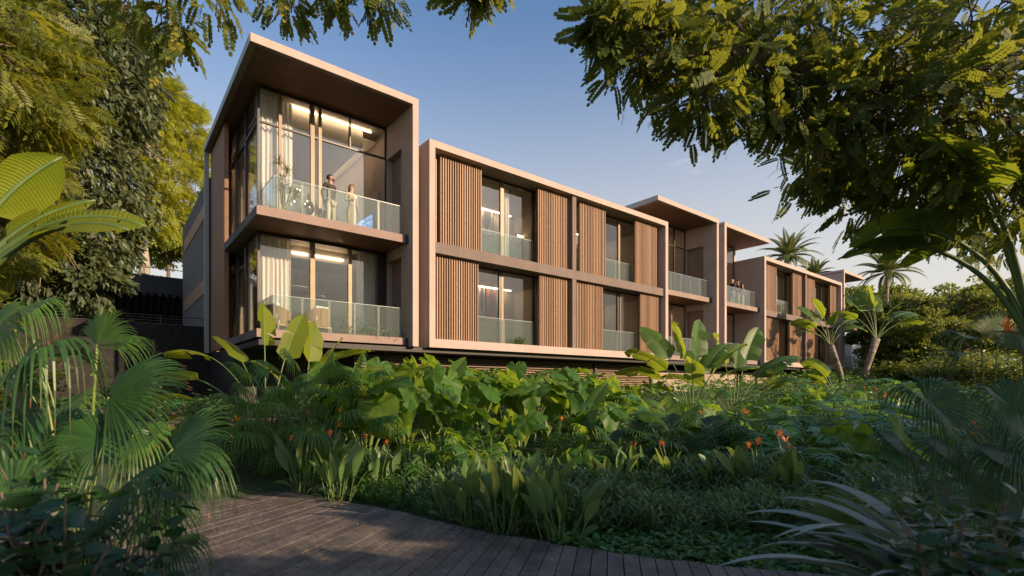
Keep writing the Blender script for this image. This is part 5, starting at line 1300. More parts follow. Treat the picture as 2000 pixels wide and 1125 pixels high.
# left: grey green drooping tree
def wpt(px, py, d, base): return tuple(P(px, d, py) - Vector(base))
b = G(-560, 10.5)
cl = []
for (px, py, d, r) in [(20, 40, 10, 1.5), (130, 30, 10.5, 1.3), (60, 170, 10, 1.5), (150, 130, 10.8, 1.3), (205, 210, 11.5, 1.0), (30, 300, 10, 1.4), (130, 300, 11, 1.4), (190, 350, 11.5, 1.1), (60, 430, 10.5, 1.3), (150, 450, 11, 1.2), (200, 470, 11.8, .8), (110, 520, 10.5, .8), (180, 545, 10.8, .6), (-80, 100, 9.5, 1.6), (-80, 350, 9.5, 1.6), (-100, 500, 9.5, 1.3), (10, 520, 10.5, 1.0), (180, 60, 11.5, 1.2), (225, 130, 12, .9)]:
    cl.append((*wpt(px, py, d, b), r))
tree('drooping_tree', 'large grey green tree with small hanging leaves and pale twigs filling the upper left', 'tree', b,
     [(0, 0, 0), (.3, .2, 2.2), wpt(-420, 330, 10.3, b), wpt(-300, 180, 10.3, b), wpt(-120, 60, 10.3, b)], .26, cl, 301, 'g_treeD', .19, 1500, 'leaf', bark='bark_pale', gravity=1.0, subs=22, spread=.24)
# left: yellow tree in front with elongated leaflets
b = G(-700, 7.0); cl = []; PER = 130
for (px, py, d, r) in [(20, 180, 7.5, .7), (90, 150, 8, .55), (-20, 90, 7, .8), (60, 250, 8, .55), (-60, 280, 7, .9), (60, 60, 8.2, .5), (20, 470, 8.6, .55), (60, 420, 9, .45), (-40, 560, 8, .6), (110, 210, 8.6, .4), (40, 350, 8.8, .45)]:
    cl.append((*wpt(px, py, d, b), r))
SPL = sprig_template(7, 1.0, .42, .07, .30, True, False, 3)
tree('yellow_leaved_tree', 'tree with long golden leaflets reaching in from the left edge', 'tree', b,
     [(0, 0, 0), (.2, .3, 2.0), wpt(-480, 350, 7.0, b), wpt(-300, 150, 7.0, b)], .2, cl, 302, 'g_treeY', .32, 150, tmpl=SPL, gravity=.55, subs=12, spread=.30)
# left: bright tree behind on the upper ground
b = Vector((*P(278, 29)[:2], 5.3 + E)); cl = []
for (px, py, d, r) in [(275, 215, 29, 2.0), (320, 230, 30, 1.8), (240, 260, 29, 2.2), (355, 240, 31, 1.5), (300, 300, 29, 2.2), (360, 320, 31, 1.7), (240, 360, 29, 2.2), (310, 380, 30, 2.0), (375, 380, 33, 1.6), (260, 430, 29, 1.8), (340, 440, 31, 1.5), (330, 195, 30, 1.2), (375, 285, 32, 1.2), (215, 200, 29, 2.0)]:
    cl.append((*wpt(px, py, d, b), r))
tree('bright_tree', 'sunlit yellow green tree with a grey trunk behind the parking deck', 'tree', b, [(0, 0, -.5), (.1, 0, 1.6), (0, .1, 3.2), (.2, .2, 5.0), (.3, .2, 7.0)], .32, cl, 303, 'g_treeB', .42, 600, tmpl=sprig_template(4, 1.0, .42, .10, .25, True, False, 5), bark='bark_pale', gravity=.35, subs=24, spread=.17)
# background fill trees on the hill: one kind, copied
def round_tree(name, label, base, seed, H, r, leaf, size, per, n=9, flat=.7, group=None, bark='bark', trunk_h=.35, templ='dia'):
    rng = random.Random(seed); cl = []
    for k in range(n):
        a = k * 2.4; q = r * .62 * math.sqrt((k + .5) / n); cl.append((math.cos(a) * q, math.sin(a) * q, H * (.62 + .25 * (1 - (q / r) ** 2)) + rng.uniform(-.06, .06) * H, r * .42 * rng.uniform(.85, 1.15)))
    return tree(name, label, 'tree', base, [(0, 0, -.5), (rng.uniform(-.2, .2), 0, H * trunk_h), (0, 0, H * .6)], H * .028, cl, seed, leaf, size, per, templ, group, bark, .25, 20, .24, flat)
hill = [(120, 44, 11, 5.5), (20, 46, 12, 6), (330, 46, 9, 4.5), (220, 50, 11, 5.5), (-80, 48, 13, 6.5)]
hl = ['left of the bright trunked tree', 'at the far left on the hill', 'low between the bright tree and the building wall', 'directly behind the bright trunked tree', 'beyond the left edge of the hill']
for k, (px, d, H, r) in enumerate(hill):
    p = P(px, d); p.z = 5.2 + E + .6
    round_tree('hill_tree', 'leafy hill tree ' + hl[k], p, 310 + k, H, r, 'g_treeB' if k in (0, 2) else 'g_tree', .40, 900, group='trees on the hill behind the parking deck')
# background right
far = [(1590, 74, 10.5, 6.0, 'broad pale tree rising behind the roof of the right framed block', 'g_far'), (1665, 68, 11.5, 6.5, 'tree behind the far roof overhang, below the right palm', 'g_far'), (1760, 62, 9.5, 6.0, 'tree between the right palm and the umbrella shaped tree', 'g_far'), (1950, 64, 12.5, 8, 'tree behind the umbrella shaped tree at the right edge', 'g_far'), (1500, 84, 11, 6, 'far tree top showing left of the roof palms', 'g_far')]
for k, (px, d, H, r, lb, mt) in enumerate(far):
    p = P(px, d); p.z = ground_z(p.x, p.y); round_tree('far_tree', lb, p, 320 + k, H, r, mt, .62, 900, 10, .7, 'trees beyond the far end of the building')
b = Vector(P(1850, 38)); b.z = ground_z(b.x, b.y); cl = []
for (px, py, d, r) in [(1740, 630, 38, 1.9), (1790, 600, 38, 2.1), (1850, 585, 38, 2.2), (1910, 590, 38, 2.2), (1970, 610, 38, 2.2), (1760, 660, 37, 1.8), (1830, 640, 36, 2.2), (1900, 650, 36, 2.2), (1970, 660, 36, 2.2), (1720, 690, 38, 1.4), (1800, 690, 36, 1.5), (1860, 700, 36, 1.4), (2030, 600, 38, 2.4), (2040, 680, 37, 2.2), (1700, 610, 40, 1.5), (1690, 660, 40, 1.3)]:
    cl.append((*wpt(px, py, d, b), r))
tree('umbrella_tree', 'wide dark umbrella shaped tree on the right with a flat layered crown', 'tree', b, [(0, 0, -.2), (.1, .1, 1.2), (.3, 0, 2.2), (.2, .2, 3.2)], .42, cl, 330, 'g_far', .30, 1900, 'leaf', gravity=.15, subs=26, spread=.18, flatz=.5)
for k, (px, d, r, lb) in enumerate([(235, 33, 1.5, 'bush left of the grey trunk on the hill'), (300, 34, 1.6, 'bush right of the grey trunk on the hill'), (345, 36, 1.6, 'bush on the hill next to the building wall'), (190, 35, 1.8, 'bush on the hill behind the drooping branches')]):
    p = P(px, d); p.z = 5.2 + E; shrub(lb, p, 340 + k, 1800, r, 1.7, .24, 'g_treeB', 'hill_bush', 'bush', up=.6)
# palms
def palm(label, px, d, top_py, H_leaf, seed, n=26):
    t0 = P(px, d, top_py); gz_ = ground_z(t0.x, t0.y); t = thing('coconut_palm', label, 'palm', (t0.x, t0.y, gz_), 'tall palms behind the building'); rng = random.Random(seed)
    h = t0.z - gz_; tk, lf, st = MB(), MB(), MB(); tk.tube([(0, 0, 0), (.15, .1, h * .5), (0, 0, h)], [.22, .17, .15], 9)
    for k in range(n):
        q = k / n; frond(lf, st, (0, 0, h - .1), 2.4 * k, R(84 - 95 * q ** 1.1), H_leaf * rng.uniform(.85, 1.1), R(55 + 30 * q), 60, .50, .020, rng, .8, .03, .12, .55, vee=.15)
    tk.build('trunk', M['bark_palm'], t, smooth=True); lf.build('fronds', M['g_palm'], t); st.build('frond_stalk', M['stem_pale'], t)
palm('tall feathery palm rising behind the right framed block', 1540, 52, 498, 3.5, 401, 30)
palm('tall feathery palm right of the last roof overhang', 1733, 48, 530, 3.4, 402, 30)
palm('shorter palm half hidden behind the roof between the two tall palms', 1592, 62, 535, 2.8, 403, 22)

# right: overhanging tree
b = G(2420, 4.6); cl = []
RB = [(1185, 85, 3.7, .15), (1215, 40, 4.0, .22), (1250, 110, 3.9, .30), (1300, 60, 4.2, .38), (1330, 160, 4.0, .34), (1400, 80, 4.4, .48), (1380, 230, 4.0, .26), (1440, 190, 4.2, .38), (1500, 110, 4.4, .5), (1520, 200, 4.3, .34), (1560, 250, 4.2, .32), (1600, 120, 4.3, .52), (1620, 270, 4.6, .40), (1590, 330, 5.2, .34), (1600, 380, 5.6, .38), (1660, 200, 4.3, .45), (1680, 320, 4.8, .42),
      (1650, 410, 5.5, .32), (1720, 400, 5.2, .40), (1740, 240, 4.2, .48), (1780, 110, 4.2, .55), (1780, 340, 4.5, .42), (1790, 430, 5.0, .34), (1860, 230, 4.0, .5), (1870, 380, 4.4, .42), (1920, 100, 4.0, .55), (1940, 290, 4.0, .5), (1950, 400, 4.4, .42), (2030, 200, 3.8, .6), (2040, 380, 4.0, .5), (1700, 60, 4.6, .55), (1440, 20, 4.7, .45), (1560, 30, 4.8, .45), (1850, 30, 4.6, .5), (1980, 20, 4.5, .5), (2080, 300, 4.2, .5), (1900, 470, 6.5, .4), (1980, 480, 6.5, .4)]
for (px, py, d, r) in RB: cl.append((*wpt(px, py - 38, d, b), r * .9))
SPR = sprig_template(8, 1.0, .25, .068, .22, True, True, 9)
tree('overhanging_tree', 'large tree leaning in from the right whose olive leaflets hang over the upper right sky', 'tree', b,
     [(0, 0, 0), wpt(2380, 600, 4.6, b), wpt(2250, 300, 4.6, b), wpt(2050, 120, 4.5, b), wpt(1850, 120, 4.5, b), wpt(1650, 150, 4.4, b), wpt(1450, 110, 4.2, b)], .10, cl, 501, 'g_over', .20, 104, tmpl=SPR, gravity=.6, subs=16, spread=.50, limb_r=.26, upj=1.1)
# branches across the top left, from a tree whose trunk stands behind the street view's left side
b = G(-1500, 3.2); cl = []
for (px, py, d, r) in [(270, 10, 5.0, .34), (320, -10, 5.0, .34), (250, -30, 5.0, .4), (345, 35, 5.0, .20), (400, -45, 5.0, .3), (560, -8, 5.4, .22), (620, -12, 5.4, .26), (680, -20, 5.4, .26), (735, -15, 5.4, .2), (885, -30, 5.2, .14), (925, -14, 5.2, .12), (960, -44, 5.2, .12)]:
    cl.append((*wpt(px, py, d, b), r))
tree('overhead_branch_tree', 'tree whose golden lobed leaves dip into the top edge above the near roof', 'tree', b,
     [(0, 0, 0), wpt(-900, 0, 4.5, b), wpt(-300, -150, 5.0, b), wpt(250, -130, 5.1, b), wpt(650, -110, 5.3, b), wpt(950, -120, 5.2, b)], .14, cl, 502, 'g_over', .24, 34, tmpl=sprig_template(7, 1.0, .25, .075, .2, True, True, 4), gravity=.9, subs=6, spread=.42, limb_r=.05)

# trees on the street side that throw the low sun's shade over the garden (they also show in the window glass)
def street_tree(label, x, y, seed, H, r): 
    return round_tree('street_tree', label, (x, y, -.1), seed, H, r, 'g_tree', .55, 520, 12, .8, 'trees on the street side behind the viewer')
proto = None
SH = [(1.0, -7.5, 4.6, 2.8), (5.0, -6.2, 3.8, 2.5), (10.2, -7.0, 4.4, 2.4), (14.4, -6.2, 4.4, 2.6), (19.0, -7.4, 5.0, 2.8), (24, -6.6, 4.6, 2.8), (29.5, -7.4, 4.8, 3.0), (35.5, -7.0, 5.2, 3.0), (42, -8.0, 5.4, 3.2)]
for k, (x, y, H, r) in enumerate(SH):
    if k == 0:
        proto = street_tree('leafy street tree at the left end of the row behind the viewer', x, y, 600, 6.0, 3.2)
        proto.scale = (r / 3.2, r / 3.2, H / 6)
    else:
        c = copy_tree(proto); c['label'] = 'leafy street tree behind the viewer, %s' % (['', 'opposite the near tower', 'opposite the left slat shutters', 'opposite the framed block', 'opposite the second undercroft post', 'opposite the middle balconies', 'opposite the far balcony', 'opposite the far framed block', 'opposite the last balcony'][k]); c.location = (x, y, -.1); c.rotation_euler = (0, 0, k * 1.3); c.scale = (r / 3.2, r / 3.2, H / 6)
# =============================================================== CURTAINS, FURNITURE, PEOPLE
def V3(px, v, py=None, z=None):
    t = (px - 1000) / 981; d = v / (.7783 - .6279 * t); return P(px, d, py, z)
def on(v, px0, px1, py0, py1):
    a = V3(px0, v, py0); b = V3(px1, v, py1); return a.x, b.x, b.z, a.z
curtain(3.66, 4.62, FL2, 8.98 + E, 16.88, 'tall pale curtain at the glass corner of the upper near balcony', seed=1)
curtain(3.66, 4.55, FL1, 4.6 + E, 16.88, 'pale curtain at the glass corner of the lower near balcony', seed=2)
curtain(U(697, 16.9), U(746, 16.9), FL1, 4.6 + E, 16.9, 'pale curtain at the right end of the lower near balcony window', seed=3)
for k, (a, b, z0, z1, lb) in enumerate([(16.95, 18.0, FL2, 8.98 + E, 'upper flank window, nearest the glass corner'), (19.9, 20.8, FL2, 8.98 + E, 'upper flank window, far end'), (18.45, 18.9, FL1, 4.6 + E, 'lower flank window, middle'), (20.0, 21.6, FL1, 4.6 + E, 'lower flank window, far end')]):
    curtain(a, b, z0, z1, 3.76, 'curtain in the ' + lb, axis='y', seed=10 + k)
curtain(22.4, 23.6, FL1, 4.5 + E, 17.0, 'pale curtain in the lower window of the middle tower', seed=20)
curtain(31.1, 32.0, FL2, 8.9 + E, 17.0, 'pale curtain behind the three people on the balcony', seed=21)
curtain(31.0, 32.0, FL1, 4.5 + E, 17.0, 'pale curtain below the balcony with three people', seed=22)
curtain(v_(1519), v_(1527), 4.72 + E, 7.85 + E, 15.9, 'white curtain in the upper left window of the far framed block', seed=23)
curtain(U(984, 15.8), U(993, 15.8), 4.72 + E, 7.85 + E, 15.8, 'grey curtain in the upper left window of the near framed block', seed=24)

def panel_art(label, v, px0, px1, py0, py1, mat, fg=None, name='wall_art'):
    x0, x1, z0, z1 = on(v, px0, px1, py0, py1)
    z1 = max(z1, z0 + .2); t = thing(name, label, 'picture', ((x0 + x1) / 2, v, z0)); w = (x1 - x0) / 2; h = z1 - z0
    mb = MB(); mb.box(-w, w, -.02, .02, 0, h); mb.build('canvas', M[mat], t)
    mb = MB(); mb.box(-w - .03, -w, -.03, .03, -.03, h + .03); mb.box(w, w + .03, -.03, .03, -.03, h + .03); mb.box(-w, w, -.03, .03, h, h + .03); mb.box(-w, w, -.03, .03, -.03, 0); mb.build('frame', M['dark'], t)
    if fg:
        mb = MB(); n = 18; vs = [(math.cos(2 * PI * k / n) * w * .62 + w * .1, -.024, h * .5 + math.sin(2 * PI * k / n) * h * .36 * (1 + .25 * math.sin(4 * PI * k / n))) for k in range(n)]
        mb.add(vs + [(a, -.021, c) for a, b, c in vs], [tuple(range(n))] + [(k, (k + 1) % n, (k + 1) % n + n, k + n) for k in range(n)]); mb.build('motif', M[fg], t)
panel_art('picture with a dark rounded shape in the upper left window of the near framed block', 18.5, 938, 962, 385, 462, 'art_pale', 'art_dark')
panel_art('tall red picture in the lower left window of the near framed block', 18.5, 950, 968, 540, 628, 'art_red', 'art_dark')
panel_art('pale picture with a dark curve beside the red one', 18.5, 934, 946, 545, 620, 'art_pale', 'art_dark')
panel_art('picture with a dark oval in the upper right window of the near framed block', 18.5, 1182, 1194, 448, 505, 'art_pale', 'art_dark')
panel_art('red picture in the lower right window of the near framed block', 18.5, 1181, 1200, 580, 642, 'art_red', 'art_dark')
def wardrobe(label, v, px0, px1, z0, h):
    x0 = U(px0, v); x1 = U(px1, v); t = thing('wardrobe', label, 'wardrobe', ((x0 + x1) / 2, v, z0)); w = (x1 - x0) / 2
    mb = MB(); mb.box(-w, w, 0, .5, 0, h); mb.build('carcass', M['clad'], t)
    for k in range(3): mb = MB(); a = -w + k * 2 * w / 3; mb.box(a + .01, a + 2 * w / 3 - .01, -.03, -.005, .03, h - .16); mb.build('door', M['floor_in'], t)
    mb = MB(); mb.box(-w + .02, w - .02, -.02, -.004, h - .10, h - .05); mb.build('light_strip', M['warm'], t)
wardrobe('brown wardrobe with a warm light strip in the lower right framed window', 17.9, 1214, 1262, FL1, 2.75)
wardrobe('dark wardrobe wall inside the lower left window of the far framed block', 17.9, 1526, 1545, FL1, 2.6)
wardrobe('wardrobe inside the upper left window of the near framed block', 17.95, 1010, 1036, 4.72 + E, 2.3)
# television inside the upper near room
t = thing('television', 'wall television showing blue water, seen through the balcony glass', 'television', (7.50, 17.3, 5.25 + E))
mb = MB(); mb.box(0, .04, 0, 1.7, 0, 1.02); mb.build('housing', M['dark'], t)
def tvmat():
    m, nt, nd, lk, b = newmat('screen'); tcn = nd.new('ShaderNodeTexCoord'); n = nd.new('ShaderNodeTexNoise'); n.inputs['Scale'].default_value = 5; n.inputs['Detail'].default_value = 8; n.inputs['Distortion'].default_value = 1.2
    mp = nd.new('ShaderNodeMapping'); mp.inputs['Scale'].default_value = (1, .5, 2.5); lk.new(tcn.outputs['Object'], mp.inputs[0]); lk.new(mp.outputs[0], n.inputs['Vector'])
    r = ramp(nd, [(.35, (.03, .12, .40)), (.55, (.12, .30, .65)), (.68, (.75, .82, .95))]); lk.new(n.outputs['Fac'], r.inputs[0]); lk.new(r.outputs[0], b.inputs['Emission Color']); b.inputs['Emission Strength'].default_value = .9
    b.inputs['Base Color'].default_value = (.02, .02, .03, 1); b.inputs['Roughness'].default_value = .2; return m
mb = MB(); mb.box(-.006, -.002, .03, 1.67, .03, .99); mb.build('screen', tvmat(), t)
# lamps
for k, (x, y, z, r) in enumerate([(5.2, 18.6, 3.45, .48), (6.1, 18.9, 3.45, .42), (5.75, 18.2, 3.15, .36)]):
    t = thing('pendant_lamp', ['wide flat pendant lamp disc at the left in the lower near room', 'flat pendant lamp disc at the right in the lower near room', 'lowest and smallest of the flat pendant lamp discs'][k], 'lamp', (x, y, z + E), 'disc lamps in the lower near room')
    mb = MB(); mb.lathe([(.02, .06), (r * .6, .03), (r, 0), (r * .98, -.015), (.05, .0)], 28); mb.build('lamp_shade', M['art_pale'], t, smooth=True)
    mb = MB(); mb.tube([(0, 0, .05), (0, 0, 4.03 - z)], .008, 5); mb.build('cord', M['dark'], t)
t = thing('chandelier', 'cluster of clear glass globes hanging in the upper near room', 'lamp', (5.5, 18.8, 6.6 + E)); rg = random.Random(3)
for k in range(8):
    p = Vector((rg.uniform(-.55, .55), rg.uniform(-.4, .4), rg.uniform(-.25, .35))); bm = bmesh.new(); bmesh.ops.create_icosphere(bm, subdivisions=3, radius=rg.uniform(.10, .17)); me = bpy.data.meshes.new('globe'); bm.to_mesh(me); bm.free(); me.materials.append(M['glass'])
    me.polygons.foreach_set('use_smooth', [True] * len(me.polygons)); o = bpy.data.objects.new('globe', me); COL.objects.link(o); o.parent = t; o.location = p
    mb = MB(); mb.tube([(0, 0, .1), (0, 0, 1.6 - p.z - .1)], .004, 4); q = mb.build('cord', M['dark'], t); q.location = p
    bm = bmesh.new(); bmesh.ops.create_icosphere(bm, subdivisions=2, radius=.022); me = bpy.data.meshes.new('bulb'); bm.to_mesh(me); bm.free(); me.materials.append(M['warm']); q = bpy.data.objects.new('bulb', me); COL.objects.link(q); q.parent = o

# rattan armchairs and table
def armchair(label, loc, rz):
    t = thing('armchair', label, 'armchair', loc, 'rattan armchairs on the lower balcony', rz)
    for sx in (-1, 1):
        for sy in (-1, 1): mb = MB(); mb.tube([(sx * .30, sy * .27, .0), (sx * .32, sy * .29, .42)], [.016, .022], 8); mb.build('leg', M['oak'], t, smooth=True)
    mb = MB(); mb.box(-.34, .34, -.30, .30, .36, .42); mb.build('seat_frame', M['oak'], t, bevel=.01)
    mb = MB(); mb.box(-.30, .30, -.30, .24, .422, .55); mb.build('seat_cushion', M['cushion'], t, bevel=.04)
    # curved woven back and arms in one shell
    mb = MB(); n = 20; vs = []; fs = []
    for i in range(n + 1):
        a = R(-20 + 220 * i / n); hh = .80 + .16 * max(0, math.sin(a)) ** .6; 
        for (rr, z) in ((.37, .42), (.40, hh), (.375, hh), (.345, .42)): vs.append((math.cos(a) * rr * 1.0, math.sin(a) * rr * .92, z))
    for i in range(n):
        for k in range(4): a = i * 4 + k; b = i * 4 + (k + 1) % 4; fs.append((a, b, b + 4, a + 4))
    mb.add(vs, fs + [(0, 3, 2, 1), (n * 4, n * 4 + 1, n * 4 + 2, n * 4 + 3)]); mb.build('backrest', M['rattan'], t)
    mb = MB(); mb.box(-.26, .26, .16, .29, .56, 1.03); mb.build('back_cushion', M['cushion'], t, bevel=.05)
    return t
armchair('rattan armchair with a white cushion, right of the table on the lower near balcony', (5.0, 15.75, FL1 + .02), PI + R(25))
armchair('rattan armchair at the glass corner, left of the table on the lower near balcony', (3.98, 15.95, FL1 + .02), R(115))
t = thing('round_table', 'low round wooden table between the two rattan armchairs', 'table', (4.48, 15.75, FL1 + .02))
mb = MB(); mb.lathe([(.30, .50), (.38, .505), (.38, .535), (.30, .54)], 32); mb.build('tabletop', M['oak'], t)
for k in range(3): a = 2 * PI * k / 3 + .5; mb = MB(); mb.tube([(math.cos(a) * .27, math.sin(a) * .27, 0), (math.cos(a) * .22, math.sin(a) * .22, .5)], [.013, .02], 8); mb.build('leg', M['oak'], t, smooth=True)
def pot_plant(label, loc, seed, hh, sp, pot_r, pot_h, n, leaf, mat='g_dark', potm='art_dark', cane=0):
    rng = random.Random(seed); r_ = np.random.default_rng(seed); t = thing('potted_plant', label, 'potted plant', loc); mb = MB(); mb.lathe([(pot_r * .75, 0), (pot_r, pot_h), (pot_r * .9, pot_h), (pot_r * .85, pot_h * .9)], 20); mb.build('pot', M[potm], t, smooth=False)
    if cane:
        tk, lf = MB(), MB()
        for k in range(cane):
            a = rng.uniform(0, 6.3); top = Vector((math.cos(a) * sp * rng.uniform(.3, 1), math.sin(a) * sp * rng.uniform(.3, 1), pot_h + hh * rng.uniform(.35, 1))); tk.tube(limb_path((0, 0, pot_h * .8), top, rng, .03, 6, .03), [.02] * 7, 6)
            for j in range(34):
                az = rng.uniform(0, 6.3); path = arc(top + Vector((0, 0, rng.uniform(-.1, .04))), az, R(rng.uniform(0, 80)), rng.uniform(.2, .34), R(50), 5); blade(lf, path, .011, rng, .3, .2)
        tk.build('stem', M['bark_pale'], t, smooth=True); lf.build('foliage', M['g_tree'], t)
    else:
        pos = r_.normal(size=(n, 3)) * np.array([sp, sp, hh * .3]) + np.array([0, 0, pot_h + hh * .4]); pos[:, 2] = np.maximum(pos[:, 2], pot_h * .9); D = r_.normal(size=(n, 3)); nm = NM(); nm.add(LEAF_V, LEAF_F, pos, frames_np(D, r_, .6) * (leaf * r_.uniform(.6, 1.2, n))[:, None, None])
        st = MB()
        for k in range(9): i = rng.randrange(n); st.tube([(0, 0, pot_h * .8), tuple(pos[i])], [.006, .003], 4)
        st.build('stem', M['stem'], t); nm.build('foliage', M[mat], t)
pot_plant('small dark plant in a metal pot on the round balcony table', (4.5, 15.75, FL1 + .56), 1, .16, .08, .05, .10, 60, .09, potm='trim')
pot_plant('tall spiky dracaena with several canes at the corner of the upper near balcony', (4.02, 15.75, FL2 + .02), 2, 1.45, .36, .16, .30, 0, 0, cane=8)
pot_plant('leafy plant on a stand inside the upper left window of the framed block', (U(1004, 17.0), 17.0, 4.72 + E), 3, .9, .16, .14, .55, 240, .12, 'g_tree')
for k, (px, v, z, s, lb) in enumerate([(715, 15.6, FL1, .34, 'stand-in shrub for a reflected bush, right of the lower near balcony'), (768, 15.55, FL1, .26, 'stand-in shrub for a reflected bush beside the lower near balcony side wall'), (1012, 15.34, F1 - .05, .17, 'stand-in shrub for a reflected bush, lower left window of the framed block')]):
    pot_plant(lb, (U(px, v), v, z), 5 + k, s * 1.5, s, s * .6, .12, 700, .085, 'g_shrub')  # shrubs put in to imitate bushes reflected in the glass

# ---- people
def skin_mesh(name, verts, edges, radii, mat, parent, root=0, sub=2):
    me = bpy.data.meshes.new(name); me.from_pydata([tuple(v) for v in verts], edges, []); me.materials.append(mat)
    o = bpy.data.objects.new(name, me); COL.objects.link(o); o.parent = parent
    md = o.modifiers.new('skin', 'SKIN'); md.use_smooth_shade = True
    if not me.skin_vertices: return o
    for i, r in enumerate(radii):
        sv = me.skin_vertices[0].data[i]; sv.radius = r if isinstance(r, tuple) else (r, r); sv.use_root = (i == root); sv.use_loose = False
    s = o.modifiers.new('sub', 'SUBSURF'); s.levels = sub; s.render_levels = sub; return o
def person(label, loc, rz, H, skin, hair, top, legs, arms, female=False, dress=False, lean=0, bald=False, beard=False, head_turn=0, group=None, holds=None, long_hair=False):
    """faces -Y locally; arms: ((elbow L),(wrist L),(elbow R),(wrist R)) in units of height"""
    t = thing('person', label, 'person', loc, group, rz); k = H
    hipw = .052 if not female else .055; sw = .105 if not female else .092
    J = {}
    J['pel'] = (0, 0, .53); J['waist'] = (0, 0, .62); J['chest'] = (0, -.005, .73); J['ub'] = (0, 0, .80); J['neck'] = (0, .0, .845); J['chin'] = (0, -.010, .885); J['head'] = (0, -.006, .935); J['crown'] = (0, .002, .972)
    for s, n in ((-1, 'L'), (1, 'R')):
        J['hip' + n] = (s * hipw, 0, .50); J['knee' + n] = (s * (hipw + .012), -.012, .28); J['ank' + n] = (s * (hipw + .016), .01, .045); J['toe' + n] = (s * (hipw + .03), -.085, .018)
        J['sh' + n] = (s * sw, .0, .805)
    J['elL'], J['wrL'], J['elR'], J['wrR'] = arms
    for n in 'LR':
        e, w = Vector(J['el' + n]), Vector(J['wr' + n]); J['hand' + n] = tuple(w + (w - e).normalized() * .045)
    names = list(J); idx = {n: i for i, n in enumerate(names)}
    ed = [('pel', 'waist'), ('waist', 'chest'), ('chest', 'ub'), ('ub', 'neck'), ('neck', 'chin'), ('chin', 'head'), ('head', 'crown')]
    for n in 'LR': ed += [('pel', 'hip' + n), ('hip' + n, 'knee' + n), ('knee' + n, 'ank' + n), ('ank' + n, 'toe' + n), ('ub', 'sh' + n), ('sh' + n, 'el' + n), ('el' + n, 'wr' + n), ('wr' + n, 'hand' + n)]
    f = .92 if female else 1.0
    rad = dict(pel=(.070 * f, .052), waist=(.062 * f, .046), chest=(.078 * f, .055), ub=(.066 * f, .045), neck=.029, chin=(.036, .040), head=(.043, .052), crown=(.034, .042))
    for n in 'LR': rad.update({'hip' + n: .048, 'knee' + n: .033, 'ank' + n: .021, 'toe' + n: (.018, .014), 'sh' + n: .032 * f, 'el' + n: .023 * f, 'wr' + n: .0145, 'hand' + n: (.018, .012)})
    sc_ = lambda p: (p[0] * k, p[1] * k + lean * (p[2] - .5) * k, p[2] * k)
    mul = lambda r, m=1: tuple(a * k * m for a in r) if isinstance(r, tuple) else r * k * m
    skin_mesh('body', [sc_(J[n]) for n in names], [(idx[a], idx[b]) for a, b in ed], [mul(rad[n]) for n in names], M[skin], t, 0)
    def garment(nm, js, edges, mat, m=1.13, over={}):
        ii = {n: i for i, n in enumerate(js)}; skin_mesh(nm, [sc_(over.get(n, (J.get(n), None))[0] or J[n]) for n in js], [(ii[a], ii[b]) for a, b in edges], [mul(over[n][1] if n in over else rad[n], m) for n in js], M[mat], t, 0)
    js = ['pel', 'waist', 'chest', 'ub', 'shL', 'elL', 'wrL', 'shR', 'elR', 'wrR']
    garment('shirt', js, [('pel', 'waist'), ('waist', 'chest'), ('chest', 'ub'), ('ub', 'shL'), ('shL', 'elL'), ('elL', 'wrL'), ('ub', 'shR'), ('shR', 'elR'), ('elR', 'wrR')], top, 1.17)
    if dress:
        js = ['waist', 'pel', 'knee', 'hem']; J['knee'] = (0, 0, .28); J['hem'] = (0, 0, .05); rad['knee'] = (.085, .060); rad['hem'] = (.098, .075)
        garment('skirt', js, [('waist', 'pel'), ('pel', 'knee'), ('knee', 'hem')], legs, 1.15)
    else:
        js = ['pel', 'hipL', 'kneeL', 'ankL', 'hipR', 'kneeR', 'ankR']
        garment('trousers', js, [('pel', 'hipL'), ('hipL', 'kneeL'), ('kneeL', 'ankL'), ('pel', 'hipR'), ('hipR', 'kneeR'), ('kneeR', 'ankR')], legs, 1.22, {'ankL': (J['ankL'], .030), 'ankR': (J['ankR'], .030)})
        for n in 'LR': mb = MB(); p = J['toe' + n]; mb.tube([sc_((p[0], p[1] + .10, .022)), sc_((p[0], p[1] + .04, .022)), sc_((p[0], p[1] - .012, .016))], [.026 * k, .027 * k, .014 * k], 8); mb.build('shoe', M['dark'], t, smooth=True)
    # hands with fingers
    for n in 'LR':
        h = Vector(sc_(J['hand' + n])); d = (h - Vector(sc_(J['wr' + n]))).normalized(); s = d.cross(Vector((0, 1, 0))).normalized() if abs(d.y) < .9 else Vector((1, 0, 0)); q = s.cross(d); mb = MB()
        for j in range(4): b_ = h + s * (j - 1.5) * .011 * k; L = (.036, .042, .040, .031)[j] * k; mb.tube([b_ - d * .01, b_ + d * L * .5, b_ + d * L * .85 + q * L * .35], [.0058 * k, .0052 * k, .004 * k], 6)
        mb.tube([h - d * .03 * k + s * .014 * k, h + s * .032 * k, h + s * .034 * k + d * .014 * k], [.0068 * k, .006 * k, .0045 * k], 6); mb.build('fingers', M[skin], t, smooth=True)
    # head details
    hc = Vector(sc_(J['head'])); Rz = Matrix.Rotation(head_turn, 3, 'Z')
    def hp(x, y, z): return hc + Rz @ Vector((x * k, y * k, z * k))
    mb = MB(); mb.tube([hp(0, -.050, .004), hp(0, -.064, -.012), hp(0, -.052, -.017)], [.004 * k, .0085 * k, .006 * k], 6); mb.build('nose', M[skin], t, smooth=True)
    mb = MB(); 
    for s in (-1, 1): mb.tube([hp(s * .045, .004, -.012), hp(s * .050, .006, .006)], [.006 * k, .008 * k], 6)
    mb.build('ear', M[skin], t, smooth=True)
    mb = MB()
